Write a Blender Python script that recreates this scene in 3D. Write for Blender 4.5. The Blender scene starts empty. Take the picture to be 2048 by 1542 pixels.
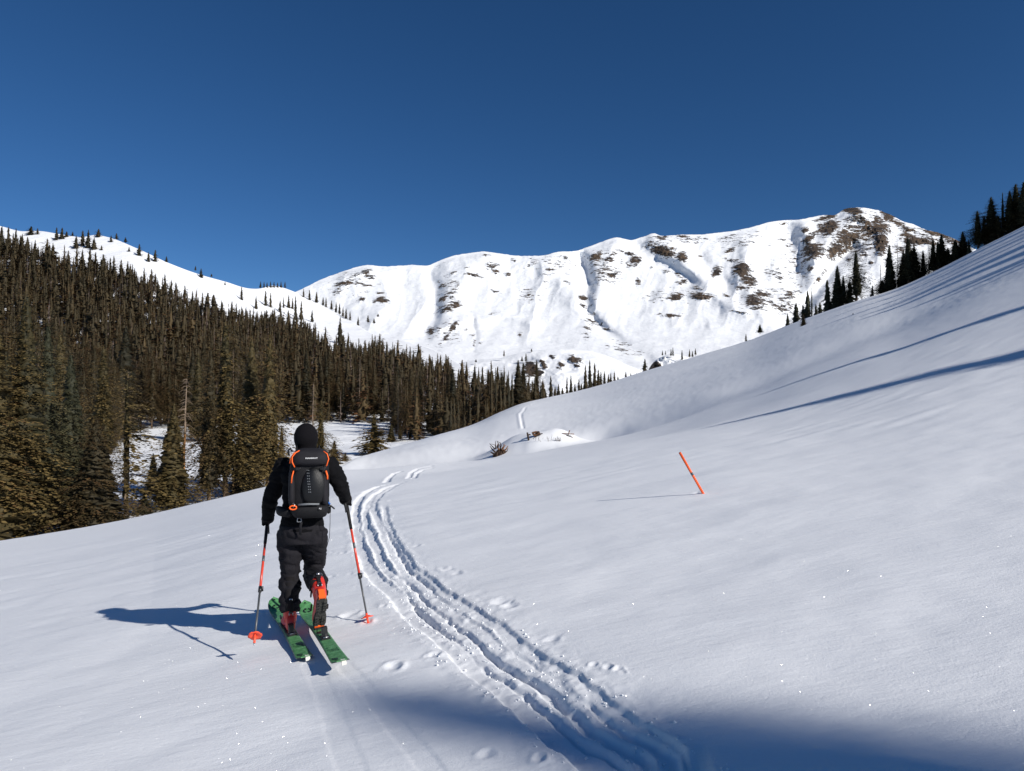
import bpy, bmesh, math, random
import numpy as np
from mathutils import Vector, Matrix, Euler

random.seed(7); np.random.seed(7)
SC = bpy.context.scene
COL = SC.collection
R = math.radians

# ------------------------------------------------------------------ camera, sky, sun, exposure
F = 1420.0                       # focal length in photo pixels (photo 2048 x 1542)
CAMH = 1.52
HORIZON = 815.0
PITCH = math.atan((HORIZON - 771) / F)
cam_d = bpy.data.cameras.new('camera'); cam = bpy.data.objects.new('camera', cam_d); COL.objects.link(cam)
cam_d.sensor_width = 36.0; cam_d.lens = 36.0 * F / 2048; cam_d.clip_start = 0.05; cam_d.clip_end = 20000
cam.location = (0, 0, CAMH); cam.rotation_euler = (R(90) + PITCH, 0, 0)
SC.camera = cam

SUN_EL = R(30.5)
SUN_AZ = Vector((0.80, -0.60, 0)).normalized()      # horizontal direction towards the sun
SUN = Vector((SUN_AZ.x * math.cos(SUN_EL), SUN_AZ.y * math.cos(SUN_EL), math.sin(SUN_EL)))
w = bpy.data.worlds.new('World'); SC.world = w; w.use_nodes = True
nt = w.node_tree; bg = nt.nodes['Background']
sky = nt.nodes.new('ShaderNodeTexSky'); sky.sky_type = 'NISHITA'; sky.sun_disc = False
sky.sun_elevation = SUN_EL; sky.sun_rotation = math.atan2(SUN_AZ.x, SUN_AZ.y)
sky.altitude = 3600; sky.air_density = 0.9; sky.dust_density = 0.1; sky.ozone_density = 3.0
hs = nt.nodes.new('ShaderNodeHueSaturation'); hs.inputs['Saturation'].default_value = 1.22; hs.inputs['Hue'].default_value = 0.502
nt.links.new(sky.outputs[0], hs.inputs['Color']); nt.links.new(hs.outputs[0], bg.inputs['Color']); bg.inputs['Strength'].default_value = 0.081
sd = bpy.data.lights.new('sun', 'SUN'); sd.energy = 5.0; sd.angle = R(0.53); sd.color = (1.0, 0.955, 0.89)
so = bpy.data.objects.new('sun', sd); COL.objects.link(so); so.location = (30, -30, 40)
so.rotation_euler = (-SUN).to_track_quat('-Z', 'Y').to_euler()
SC.view_settings.view_transform = 'Standard'; SC.view_settings.look = 'None'
SC.view_settings.exposure = 0.03; SC.view_settings.gamma = 1.0; SC.view_settings.use_curve_mapping = False
SC.cycles.max_bounces = 6; SC.cycles.diffuse_bounces = 4

# ------------------------------------------------------------------ pixel <-> world
CP, SP = math.cos(PITCH), math.sin(PITCH)
def ut(px, py):
    """photo pixel -> horizontal and vertical tangents of its ray"""
    a = (np.asarray(px, float) - 1024) / F; b = (771 - np.asarray(py, float)) / F
    dy = CP - b * SP; dz = SP + b * CP
    return a / dy, dz / dy
def at(px, py, y):
    u, t = ut(px, py)
    return Vector((float(u) * y, y, CAMH + float(t) * y))
def px_of_u(u): return 1024 + np.asarray(u) * F

# ------------------------------------------------------------------ numpy noise
def _hash(ix, iy, s):
    h = (ix.astype(np.int64) * 374761393 + iy.astype(np.int64) * 668265263 + s * 974634777) & 0xffffffff
    h = ((h ^ (h >> 13)) * 1274126177) & 0xffffffff
    h = ((h ^ (h >> 16)) * 2246822519) & 0xffffffff
    return ((h ^ (h >> 15)) & 0xffffff) / float(0xffffff)
def vn(x, y, s=0):
    x = np.asarray(x, float); y = np.asarray(y, float)
    ix = np.floor(x); iy = np.floor(y); fx = x - ix; fy = y - iy
    fx = fx * fx * fx * (fx * (fx * 6 - 15) + 10); fy = fy * fy * fy * (fy * (fy * 6 - 15) + 10)
    a = _hash(ix, iy, s); b = _hash(ix + 1, iy, s); c = _hash(ix, iy + 1, s); d = _hash(ix + 1, iy + 1, s)
    return (a + (b - a) * fx + (c - a) * fy + (a - b - c + d) * fx * fy) * 2 - 1
def fbm(x, y, s=0, o=4, g=0.5):
    v = 0; am = 1; f = 1; n = 0
    for i in range(o):
        v = v + am * vn(x * f + 17.3 * i, y * f - 9.1 * i, s + i); n += am; am *= g; f *= 2.03
    return v / n
def sm(a, b, x):
    t = np.clip((np.asarray(x, float) - a) / (b - a), 0, 1); return t * t * (3 - 2 * t)

# smooth (Catmull-like) 1-D interpolation with linear ends
def smooth_interp(xs, ys):
    xs = np.array(xs, float); ys = np.array(ys, float)
    m = np.gradient(ys, xs)
    def f(x):
        x = np.asarray(x, float); xc = np.clip(x, xs[0], xs[-1])
        i = np.clip(np.searchsorted(xs, xc) - 1, 0, len(xs) - 2)
        h = xs[i + 1] - xs[i]; t = (xc - xs[i]) / h
        v = (2*t**3 - 3*t**2 + 1) * ys[i] + (t**3 - 2*t**2 + t) * h * m[i] + (-2*t**3 + 3*t**2) * ys[i+1] + (t**3 - t**2) * h * m[i+1]
        return v + (x - xc) * np.where(x < xs[0], m[0], m[-1])
    return f

# ------------------------------------------------------------------ the near snow slope
SIL = [(-200,1112),(0,1083),(250,1040),(400,1006),(530,974),(620,948),(680,925),(740,908),(870,871),(950,847),(1000,824),(1040,808),
       (1090,796),(1150,783),(1200,770),(1290,742),(1400,710),(1500,680),(1600,641),(1700,606),(1800,574),(1880,537),(1950,501),(2048,452),(2300,325)]
YS = [(-900,22),(-200,25),(0,28),(300,34),(530,42),(680,62),(740,85),(870,130),(1000,190),(1090,235),(1200,265),(1400,270),(1600,235),(1800,205),(2048,185),(2600,160)]
_u, _t = ut([p[0] for p in SIL], [p[1] for p in SIL])
f_tsil = smooth_interp(_u, _t)
f_ys = smooth_interp([(p[0] - 1024) / F for p in YS], [p[1] for p in YS])
f_y0 = smooth_interp([-1.0, -0.4, -0.2, 0.0, 0.15, 0.3, 0.5, 0.75, 1.5], [7, 9, 20, 42, 36, 20, 10, 7, 7])
MX, MY = 2.75, 66.0           # snow mound with the logs
def base_z(x, y):
    x = np.asarray(x, float); y = np.asarray(y, float)
    re = 0.5 * (y + 3 + np.sqrt((y - 3) ** 2 + 1.5))
    u = x / re
    ua = np.abs(u); uc = np.sign(u) * np.where(ua < .85, ua, .85 + .5 * np.tanh((ua - .85) / .5))
    ys = np.clip(f_ys(uc), 20, 300)
    y0 = np.clip(f_y0(uc), 6, 60)
    asil = f_tsil(uc) + CAMH / ys
    a0 = 0.15 * uc - 0.037 * sm(6, 42, re) * np.exp(-((uc + 0.0) / 0.45) ** 2) - 0.024 * sm(6, 30, re) * sm(-0.2, -0.7, uc)
    ww = sm(0, 1, np.log(np.maximum(re, 1) / y0) / np.log(ys / y0))
    a = a0 * (1 - ww) + asil * ww
    z = a * re
    z = z + 0.12 * (x - uc * re)                       # far to the sides: keep on rising / falling gently
    dd = np.maximum(re - ys * 1.01, 0)
    k = np.where(uc < 0, 0.30, 0.22)
    z = z - k * dd * dd / (dd + 6.0)
    # large gentle undulations, the gully left of the mound, the rolls on the right
    fade = 1 - sm(0.75, 1.0, re / ys)
    z = z + fade * (0.10 * fbm(x / 9.0, y / 13.0, 3, 3) * sm(6, 16, re) + 0.5 * fbm(x / 34.0 + 4, y / 40.0, 9, 2) * sm(25, 70, re))
    # shallow hollow sweeping up to the right
    g = np.exp(-(((y - 60 - 0.30 * (x - 10)) / 8.0) ** 2)) * sm(4, 14, x) * (1 - sm(60, 90, x))
    z = z - 0.5 * g
    g2 = np.exp(-(((y - 66 - 0.1 * x) / 9.0) ** 2)) * sm(-22, -8, x) * (1 - sm(10, 20, x))
    z = z - 0.9 * g2
    z = z + 2.0 * np.exp(-((((x - MX + .5) / 4.3) ** 2 + ((y - MY) / 4.2) ** 2) ** 1.4)) * (1 + 0.10 * vn(x / 2.2, y / 2.2, 5))
    z = z - 0.8 * np.exp(-(((x - 8.5) / 2.6) ** 2) - (((y - 70) / 4.0) ** 2))
    return z
def ground_hit(px, py, off=0.0, ymax=320.0):
    """where the line of sight through a photo pixel meets the snow"""
    u, t = ut(px, py); u = float(u); t = float(t)
    ys = np.exp(np.linspace(math.log(2.2), math.log(ymax), 3000))
    d = CAMH + t * ys - (base_z(u * ys, ys) + off)
    i = np.where(d < 0)[0]
    i = i[0] if len(i) else len(ys) - 1
    i = max(i, 1)
    y = ys[i - 1] + (ys[i] - ys[i - 1]) * (d[i - 1] / (d[i - 1] - d[i] + 1e-12)) if d[i] < 0 else ys[i]
    return Vector((u * y, y, CAMH + t * y))
def gz(x, y): return float(base_z(np.array([x]), np.array([y]))[0])

# ski ruts, drawn in photo pixels and dropped on the slope
RUTS = [
 dict(p=[(807,965),(781,967),(745,977),(727,988),(716,1003),(711,1019),(714,1055),(722,1094),(740,1133),(761,1159),(781,1185),(820,1216),(841,1234),(862,1258),(893,1289),(935,1318),(973,1344),(1017,1376),(1064,1414),(1105,1450),(1149,1478),(1193,1508),(1237,1542),(1310,1600)], w=.08, d=.046),
 dict(p=[(800,968),(775,974),(750,988),(737,1003),(730,1024),(732,1053),(750,1087),(766,1123),(787,1149),(815,1175),(833,1192),(849,1214),(880,1240),(911,1262),(944,1284),(976,1309),(1011,1332),(1061,1364),(1105,1396),(1143,1425),(1193,1461),(1252,1496),(1325,1542),(1400,1590)], w=.065, d=.037),
 dict(p=[(790,972),(765,984),(750,1000),(745,1014),(756,1040),(766,1066),(781,1089),(796,1113),(812,1145),(836,1168),(862,1192),(898,1222),(937,1248),(976,1274),(1010,1300),(1040,1322),(1070,1343),(1110,1372),(1155,1405),(1200,1435),(1266,1473),(1340,1518),(1420,1565)], w=.075, d=.031),
 dict(p=[(770,1010),(772,1040),(786,1075),(805,1105),(823,1133),(846,1157),(880,1178),(903,1198),(930,1214),(967,1234),(1008,1259),(1041,1287),(1076,1312),(1117,1337),(1155,1363),(1193,1388),(1222,1410),(1266,1446),(1325,1482),(1398,1532),(1450,1570)], w=.05, d=.022),
 dict(p=[(688,1332),(720,1368),(757,1405),(800,1455),(840,1505),(870,1542),(900,1580)], w=.05, d=.0035),
 dict(p=[(620,1326),(645,1380),(668,1430),(690,1490),(706,1542)], w=.06, d=.003),
 dict(p=[(773,965),(778,955),(788,947),(803,943)], w=.10, d=.06),
 dict(p=[(818,956),(822,945),(834,938),(864,932)], w=.10, d=.06),
 dict(p=[(828,957),(834,946),(846,940),(866,936)], w=.08, d=.05),
 dict(p=[(1092,798),(1066,806),(1046,816),(1036,828),(1038,842),(1041,856)], w=.16, d=-.09),
 dict(p=[(1076,804),(1052,814),(1042,828),(1044,842),(1047,857)], w=.14, d=.12),
]
def rut_world(r):
    pts = [ground_hit(a, b) for a, b in r['p']]
    out = []
    for i in range(len(pts) - 1):                      # resample
        n = max(1, int((pts[i+1] - pts[i]).length / 0.4))
        for k in range(n): out.append(pts[i].lerp(pts[i+1], k / n))
    out.append(pts[-1])
    P = np.array([[v.x, v.y] for v in out])
    for _ in range(2):
        P[1:-1] = 0.25 * P[:-2] + 0.5 * P[1:-1] + 0.25 * P[2:]
    return P
for r in RUTS: r['W'] = rut_world(r)
DENTS = [(833,1091,.05),(822,1086,.03),(897,1139,.05),(912,1148,.05),(887,1137,.04),(774,958,.05),(782,1001,.05),(755,1012,.03),(688,1106,.04),(672,1108,.03),(664,1105,.03),(700,1150,.03),(662,1155,.04),
         (683,1072,.03),(676,1047,.03),(700,1230,.06),(715,1232,.05),(770,1212,.028),(668,1028,.03),(1000,1206,.06),(1020,1213,.05),(787,1040,.04),(808,1038,.03),(872,1308,.03),(860,1310,.025),(788,1332,.05),(1238,1339,.022),(1219,1334,.026),(1190,1328,.02),(1246,1345,.018),
         (973,1504,.03),(1082,1510,.026),(1394,986,.05),(735,1241,.04),(1104,1278,.04)]
def detail_z(x, y, base):
    """near-field relief added to base_z: wind ripples, ruts, dents, lumps"""
    z = np.zeros_like(x)
    near = 1 - sm(30, 60, y)
    c, s = math.cos(R(28)), math.sin(R(28))
    a = x * c + y * s; b = -x * s + y * c
    z += 0.005 * fbm(a / 1.9, b / 0.6, 21, 3) * (1 - sm(60, 120, y))
    z += 0.022 * fbm(x / 1.4, y / 1.1, 24, 3) * (1 - sm(14, 30, y)) + 0.004 * fbm(x / .35, y / .3, 25, 2) * (1 - sm(8, 16, y)) * sm(-.1, .5, vn(x / 1.5, y / 1.9, 26))
    patch = 0.35 + 0.65 * sm(-0.3, 0.5, fbm(x / 3.1, y / 3.9, 33, 2))
    z += 0.0013 * fbm(a / 0.36, b / 0.09, 27, 3) * patch * (1 - sm(9, 20, y))
    z += 0.008 * vn(a / 1.1, b / 0.35, 61) * sm(8, 15, y) * (1 - sm(60, 110, y))
    # suncup dimples further out
    z += 0.032 * (vn(x / 0.8, y / 1.3, 71) * 0.6 + vn(x / 0.45, y / 0.8, 72) * 0.4) * sm(28, 70, y) * (0.4 + 0.6 * sm(-.2, .4, vn(x / 14, y / 20, 73)))
    wx = x + 0.018 * fbm(x / 0.12, y / 0.12, 41, 2) + 0.022 * vn(x / 0.5, y / 0.5, 43)
    wy = y + 0.018 * fbm(x / 0.13 + 9, y / 0.13, 42, 2)
    lump = fbm(x / 0.11, y / 0.11, 51, 3)
    disturbed = np.zeros_like(x)
    for k, r in enumerate(RUTS):
        P = r['W']; pad = max(0.5, r['w'] * 5)
        m = (x > P[:, 0].min() - pad) & (x < P[:, 0].max() + pad) & (y > P[:, 1].min() - pad) & (y < P[:, 1].max() + pad)
        idx = np.where(m)[0]
        if len(idx) == 0: continue
        qx = wx[idx] if k < 4 else x[idx] + .4 * (wx[idx] - x[idx]); qy = wy[idx] if k < 4 else y[idx]
        best = np.full(len(idx), 1e9); sgn = np.zeros(len(idx)); arc = np.zeros(len(idx)); L = 0
        for i in range(len(P) - 1):
            d = P[i+1] - P[i]; l2 = d @ d + 1e-12
            t = np.clip(((qx - P[i, 0]) * d[0] + (qy - P[i, 1]) * d[1]) / l2, 0, 1)
            ex = qx - P[i, 0] - t * d[0]; ey = qy - P[i, 1] - t * d[1]
            dd = ex * ex + ey * ey; b_ = dd < best
            best[b_] = dd[b_]; arc[b_] = (L + t * math.sqrt(l2))[b_]
            L += math.sqrt(l2)
        dist = np.sqrt(best)
        ends = sm(0, 0.5, arc) if k in (3,) else 1.0
        wv = r['w'] * (1 + 0.1 * vn(arc / 0.6, arc * 0 + k, 90 + k))
        if r['d'] < 0:
            z[idx] += -r['d'] * np.exp(-(dist / wv) ** 2); continue
        dep = r['d'] * (1 + 0.15 * vn(arc / 0.45, arc * 0 + k, 95 + k)) * ends
        inside = 1 - sm(0.7, 1.25, dist / wv)
        rim = np.exp(-((dist - wv * 1.9) / (wv * 0.55)) ** 2)
        if k < 4:
            z[idx] += -dep * inside + dep * 0.14 * rim * (0.5 + 1.0 * np.clip(lump[idx], -0.3, 1)) + 0.004 * lump[idx] * inside
            disturbed[idx] = np.maximum(disturbed[idx], np.exp(-(dist / 0.22) ** 2))
        else:
            z[idx] += -dep * inside + dep * 0.08 * rim
    z += disturbed * (-0.006 + 0.006 * np.abs(lump) + 0.003 * vn(x / 0.05, y / 0.05, 53)) * (1 - sm(18, 30, y))
    for (a_, b_, rr) in DENTS:
        h = ground_hit(a_, b_)
        m = np.where((np.abs(x - h.x) < 0.4) & (np.abs(y - h.y) < 0.5))[0]
        if len(m) == 0: continue
        q = ((x[m] - h.x + 0.02 * lump[m]) ** 2 + ((y[m] - h.y) * 0.8 + 0.02 * lump[m]) ** 2) / rr ** 2
        z[m] += 0.014 * np.exp(-((np.sqrt(q) - 1.5) / 0.5) ** 2) * (0.4 + lump[m]) * (rr / .06) - 0.28 * rr * np.exp(-q * 1.2)
    return z

# ------------------------------------------------------------------ mesh helpers
def new_mesh(name, V, faces, smooth=True):
    """V (n,3) array; faces: (m,3) or (m,4) int array, or a list of tuples"""
    me = bpy.data.meshes.new(name)
    if isinstance(faces, np.ndarray):
        k = faces.shape[1]
        me.vertices.add(len(V)); me.vertices.foreach_set('co', np.asarray(V, np.float32).ravel())
        me.loops.add(faces.size); me.loops.foreach_set('vertex_index', faces.astype(np.int32).ravel())
        me.polygons.add(len(faces)); me.polygons.foreach_set('loop_start', np.arange(0, faces.size, k, dtype=np.int32))
        me.polygons.foreach_set('loop_total', np.full(len(faces), k, np.int32))
        me.update(calc_edges=True); me.validate()
    else:
        me.from_pydata([tuple(v) for v in V], [], faces); me.update()
    if smooth: me.polygons.foreach_set('use_smooth', np.ones(len(me.polygons), bool))
    return me
def grid_faces(nr, nc):
    i = np.arange(nr - 1)[:, None] * nc + np.arange(nc - 1)[None, :]
    return np.stack([i, i + 1, i + nc + 1, i + nc], -1).reshape(-1, 4)
def attr(me, name, vals):
    a = me.attributes.new(name, 'FLOAT', 'POINT'); a.data.foreach_set('value', np.asarray(vals, np.float32))
def link(name, me, mat=None, parent=None, **props):
    o = bpy.data.objects.new(name, me); COL.objects.link(o)
    if mat is not None and me is not None:
        for m_ in (mat if isinstance(mat, (list, tuple)) else [mat]): me.materials.append(m_)
    if parent is not None: o.parent = parent
    for k, v in props.items():
        if v is not None: o[k] = v
    return o
def empty(name, loc=(0, 0, 0), **props):
    o = bpy.data.objects.new(name, None); COL.objects.link(o); o.location = loc; o.empty_display_size = 0.2
    for k, v in props.items():
        if v is not None: o[k] = v
    return o
class MB:
    """collects pieces into one mesh"""
    def __init__(s): s.v = []; s.f = []; s.mi = []; s.cur = 0
    def add(s, V, Fc):
        n = len(s.v); s.v += [tuple(p) for p in V]; s.f += [tuple(i + n for i in f) for f in Fc]; s.mi += [s.cur] * len(Fc)
    def box(s, c, d, rot=None, taper=1.0):
        M = Matrix.Translation(c) @ (rot.to_4x4() if rot is not None else Matrix())
        P = []
        for z in (-1, 1):
            k = 1 if z < 0 else taper
            for x, y in ((-1, -1), (1, -1), (1, 1), (-1, 1)): P.append(M @ Vector((x * d[0] / 2 * k, y * d[1] / 2 * k, z * d[2] / 2)))
        s.add(P, [(3, 2, 1, 0), (4, 5, 6, 7), (0, 1, 5, 4), (1, 2, 6, 5), (2, 3, 7, 6), (3, 0, 4, 7)])
    def tube(s, pts, rad, n=8, cap=True, flat=1.0, up=None):
        pts = [Vector(p) for p in pts]
        if not isinstance(rad, (list, tuple)): rad = [rad] * len(pts)
        V = []; prev = None
        for i, p in enumerate(pts):
            t = (pts[min(i + 1, len(pts) - 1)] - pts[max(i - 1, 0)]).normalized()
            if prev is None:
                a = up if up is not None else (Vector((0, 0, 1)) if abs(t.z) < 0.9 else Vector((1, 0, 0)))
                x = t.cross(a).normalized()
            else: x = (prev - t * prev.dot(t)).normalized()
            prev = x; y = t.cross(x)
            r = rad[i]; rx, ry = (r if isinstance(r, (list, tuple)) else (r, r * flat))
            for k in range(n):
                an = 2 * math.pi * k / n; V.append(p + x * rx * math.cos(an) + y * ry * math.sin(an))
        Fc = []
        for i in range(len(pts) - 1):
            for k in range(n):
                a = i * n + k; b = i * n + (k + 1) % n; Fc.append((a, b, b + n, a + n))
        if cap:
            Fc.append(tuple(range(n))[::-1]); Fc.append(tuple((len(pts) - 1) * n + k for k in range(n)))
        s.add(V, Fc)
    def ball(s, c, r, nu=14, nv=9, M=None):
        c = Vector(c); r = r if isinstance(r, (list, tuple)) else (r, r, r); V = []; Fc = []
        for j in range(nv + 1):
            ph = math.pi * j / nv
            for i in range(nu):
                th = 2 * math.pi * i / nu
                q = Vector((r[0] * math.sin(ph) * math.cos(th), r[1] * math.sin(ph) * math.sin(th), r[2] * math.cos(ph)))
                V.append(c + (M @ q if M is not None else q))
        for j in range(nv):
            for i in range(nu):
                a = j * nu + i; b = j * nu + (i + 1) % nu; Fc.append((a, a + nu, b + nu, b))
        s.add(V, Fc)
    def loft(s, secs, n=20, sup=2.0, cap=True):
        """secs: list of (centre, X semi-axis vector, Y semi-axis vector); superellipse exponent sup"""
        V = []
        for c, X, Y in secs:
            for k in range(n):
                a = 2 * math.pi * k / n; ca, sa = math.cos(a), math.sin(a)
                V.append(Vector(c) + Vector(X) * (math.copysign(abs(ca) ** (2 / sup), ca)) + Vector(Y) * (math.copysign(abs(sa) ** (2 / sup), sa)))
        Fc = []
        for i in range(len(secs) - 1):
            for k in range(n):
                a = i * n + k; b = i * n + (k + 1) % n; Fc.append((a, b, b + n, a + n))
        if cap: Fc.append(tuple(range(n))[::-1]); Fc.append(tuple((len(secs) - 1) * n + k for k in range(n)))
        s.add(V, Fc)
    def mesh(s, name, smooth=True):
        me = bpy.data.meshes.new(name); me.from_pydata(s.v, [], s.f); me.update()
        if smooth: me.polygons.foreach_set('use_smooth', np.ones(len(me.polygons), bool))
        if any(s.mi): me.polygons.foreach_set('material_index', np.array(s.mi, np.int32))
        bm = bmesh.new(); bm.from_mesh(me); bmesh.ops.recalc_face_normals(bm, faces=bm.faces); bm.to_mesh(me); bm.free()
        return me
def modded(me, mods):
    """apply modifiers through a temporary object"""
    o = bpy.data.objects.new('temporary', me); COL.objects.link(o)
    for typ, kw in mods:
        m = o.modifiers.new(typ, typ)
        for k, v in kw.items(): setattr(m, k, v)
    dg = bpy.context.evaluated_depsgraph_get(); dg.update()
    out = bpy.data.meshes.new_from_object(o.evaluated_get(dg)); out.name = me.name
    bpy.data.objects.remove(o); bpy.data.meshes.remove(me)
    out.polygons.foreach_set('use_smooth', np.ones(len(out.polygons), bool))
    return out
def displace(me, fn):
    n = len(me.vertices); co = np.empty(n * 3, np.float32); me.vertices.foreach_get('co', co)
    no = np.array([v.vector[:] for v in me.vertex_normals]); co = co.reshape(-1, 3)
    co = co + no * fn(co)[:, None]; me.vertices.foreach_set('co', co.astype(np.float32).ravel()); me.update()

# ------------------------------------------------------------------ materials
def mat(name, col=(.5, .5, .5), rough=.6, spec=.4, metal=0.0, noise=0.0, nscale=20.0, bump=0.0, bscale=60.0, sheen=0.0, coat=0.0):
    m = bpy.data.materials.new(name); m.use_nodes = True; t = m.node_tree; b = t.nodes['Principled BSDF']
    b.inputs['Base Color'].default_value = (*col, 1); b.inputs['Roughness'].default_value = rough
    b.inputs['Specular IOR Level'].default_value = spec; b.inputs['Metallic'].default_value = metal
    b.inputs['Coat Weight'].default_value = coat
    if sheen: b.inputs['Sheen Weight'].default_value = sheen
    if noise or bump:
        tc = t.nodes.new('ShaderNodeTexCoord')
    if noise:
        n = t.nodes.new('ShaderNodeTexNoise'); n.inputs['Scale'].default_value = nscale; n.inputs['Detail'].default_value = 6
        n.inputs['Roughness'].default_value = 0.65
        t.links.new(tc.outputs['Object'], n.inputs['Vector'])
        r = t.nodes.new('ShaderNodeValToRGB'); r.color_ramp.elements[0].position = .3; r.color_ramp.elements[1].position = .7
        r.color_ramp.elements[0].color = (*[c * (1 - noise) for c in col], 1); r.color_ramp.elements[1].color = (*[min(1, c * (1 + noise)) for c in col], 1)
        t.links.new(n.outputs[0], r.inputs[0]); t.links.new(r.outputs[0], b.inputs['Base Color'])
    if bump:
        n2 = t.nodes.new('ShaderNodeTexNoise'); n2.inputs['Scale'].default_value = bscale; n2.inputs['Detail'].default_value = 5
        t.links.new(tc.outputs['Object'], n2.inputs['Vector'])
        bp = t.nodes.new('ShaderNodeBump'); bp.inputs['Strength'].default_value = bump; bp.inputs['Distance'].default_value = 0.01
        t.links.new(n2.outputs[0], bp.inputs['Height']); t.links.new(bp.outputs[0], b.inputs['Normal'])
    return m
def snow_mat(name, near=False, rock=False, hill=False):
    m = bpy.data.materials.new(name); m.use_nodes = True; t = m.node_tree; N = t.nodes; L = t.links; b = N['Principled BSDF']
    SNOW = (.86, .875, .895, 1)
    b.inputs['Base Color'].default_value = SNOW; b.inputs['Roughness'].default_value = .75; b.inputs['Specular IOR Level'].default_value = .15
    geo = N.new('ShaderNodeNewGeometry')
    def noise(scale, det=4, rgh=.6, vec=None):
        n = N.new('ShaderNodeTexNoise'); n.inputs['Scale'].default_value = scale; n.inputs['Detail'].default_value = det; n.inputs['Roughness'].default_value = rgh
        L.new(vec or geo.outputs['Position'], n.inputs['Vector']); return n.outputs[0]
    def math_(op, a, b_=None, c=None):
        n = N.new('ShaderNodeMath'); n.operation = op
        for i, v in enumerate((a, b_, c)):
            if v is None: continue
            if isinstance(v, (int, float)): n.inputs[i].default_value = v
            else: L.new(v, n.inputs[i])
        return n.outputs[0]
    if near:
        mp = N.new('ShaderNodeMapping'); mp.inputs['Rotation'].default_value = (0, 0, R(-28)); mp.inputs['Scale'].default_value = (1, 3.2, 1)
        L.new(geo.outputs['Position'], mp.inputs['Vector'])
        h = math_('ADD', math_('MULTIPLY', noise(5.0, 6, .62, mp.outputs[0]), .0052), math_('MULTIPLY', noise(60, 4, .75), .0022))
        bp = N.new('ShaderNodeBump'); bp.inputs['Strength'].default_value = 1.0; bp.inputs['Distance'].default_value = 1.0
        L.new(h, bp.inputs['Height']); L.new(bp.outputs[0], b.inputs['Normal'])
        # ice-crystal glints: a few tiny facets, each tilted its own way
        vo = N.new('ShaderNodeTexVoronoi'); vo.inputs['Scale'].default_value = 230.0
        L.new(geo.outputs['Position'], vo.inputs['Vector'])
        sep = N.new('ShaderNodeSeparateColor'); L.new(vo.outputs['Color'], sep.inputs[0])
        few = math_('MULTIPLY', math_('GREATER_THAN', sep.outputs[0], .97), math_('LESS_THAN', vo.outputs['Distance'], .32))
        sc_ = N.new('ShaderNodeCombineXYZ')
        L.new(math_('MULTIPLY', math_('SUBTRACT', sep.outputs[1], .5), 4.0), sc_.inputs[0]); L.new(math_('MULTIPLY', math_('SUBTRACT', sep.outputs[2], .5), 4.0), sc_.inputs[1])
        ad = N.new('ShaderNodeVectorMath'); L.new(geo.outputs['Normal'], ad.inputs[0]); L.new(sc_.outputs[0], ad.inputs[1])
        nm = N.new('ShaderNodeVectorMath'); nm.operation = 'NORMALIZE'; L.new(ad.outputs[0], nm.inputs[0])
        gl = N.new('ShaderNodeBsdfGlossy'); gl.inputs['Roughness'].default_value = .2; L.new(nm.outputs[0], gl.inputs['Normal'])
        gc = N.new('ShaderNodeCombineColor'); 
        fw = math_('MULTIPLY', few, .4)
        for q in range(3): L.new(fw, gc.inputs[q])
        L.new(gc.outputs[0], gl.inputs['Color'])
        mx = N.new('ShaderNodeAddShader'); L.new(b.outputs[0], mx.inputs[0]); L.new(gl.outputs[0], mx.inputs[1])
        L.new(mx.outputs[0], N['Material Output'].inputs['Surface'])
    else:
        h = math_('MULTIPLY', noise(.02 if rock else .12, 8, .55), 7.0 if rock else 2.0)
        if rock:
            at_ = N.new('ShaderNodeAttribute'); at_.attribute_name = 'rock'
            mp = N.new('ShaderNodeMapping'); mp.inputs['Rotation'].default_value = (0, R(25), 0); mp.inputs['Scale'].default_value = (.7, .6, 1.8)
            L.new(geo.outputs['Position'], mp.inputs['Vector'])
            n1 = noise(.045, 9, .72, mp.outputs[0])
            v = math_('ADD', math_('ADD', at_.outputs['Fac'], math_('MULTIPLY', math_('SUBTRACT', n1, .5), 4.0)), math_('MULTIPLY', math_('SUBTRACT', noise(.14, 6, .75, mp.outputs[0]), .5), 3.6))
            fac = N.new('ShaderNodeMapRange'); fac.inputs['From Min'].default_value = .40; fac.inputs['From Max'].default_value = .52
            L.new(v, fac.inputs['Value'])
            cr = N.new('ShaderNodeValToRGB'); e = cr.color_ramp.elements
            e[0].position = .40; e[0].color = (.045, .042, .044, 1); e[1].position = .62; e[1].color = (.22, .15, .095, 1)
            L.new(noise(.035, 9, .8), cr.inputs[0])
            mxc = N.new('ShaderNodeMix'); mxc.data_type = 'RGBA'; mxc.inputs['A'].default_value = SNOW
            L.new(fac.outputs[0], mxc.inputs['Factor']); L.new(cr.outputs[0], mxc.inputs['B']); L.new(mxc.outputs['Result'], b.inputs['Base Color'])
            h = math_('ADD', h, math_('MULTIPLY', fac.outputs[0], math_('MULTIPLY', noise(.12, 7, .75), 30.0)))
        bp = N.new('ShaderNodeBump'); bp.inputs['Strength'].default_value = .8; bp.inputs['Distance'].default_value = 1.0
        L.new(h, bp.inputs['Height']); L.new(bp.outputs[0], b.inputs['Normal'])
    return m
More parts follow.
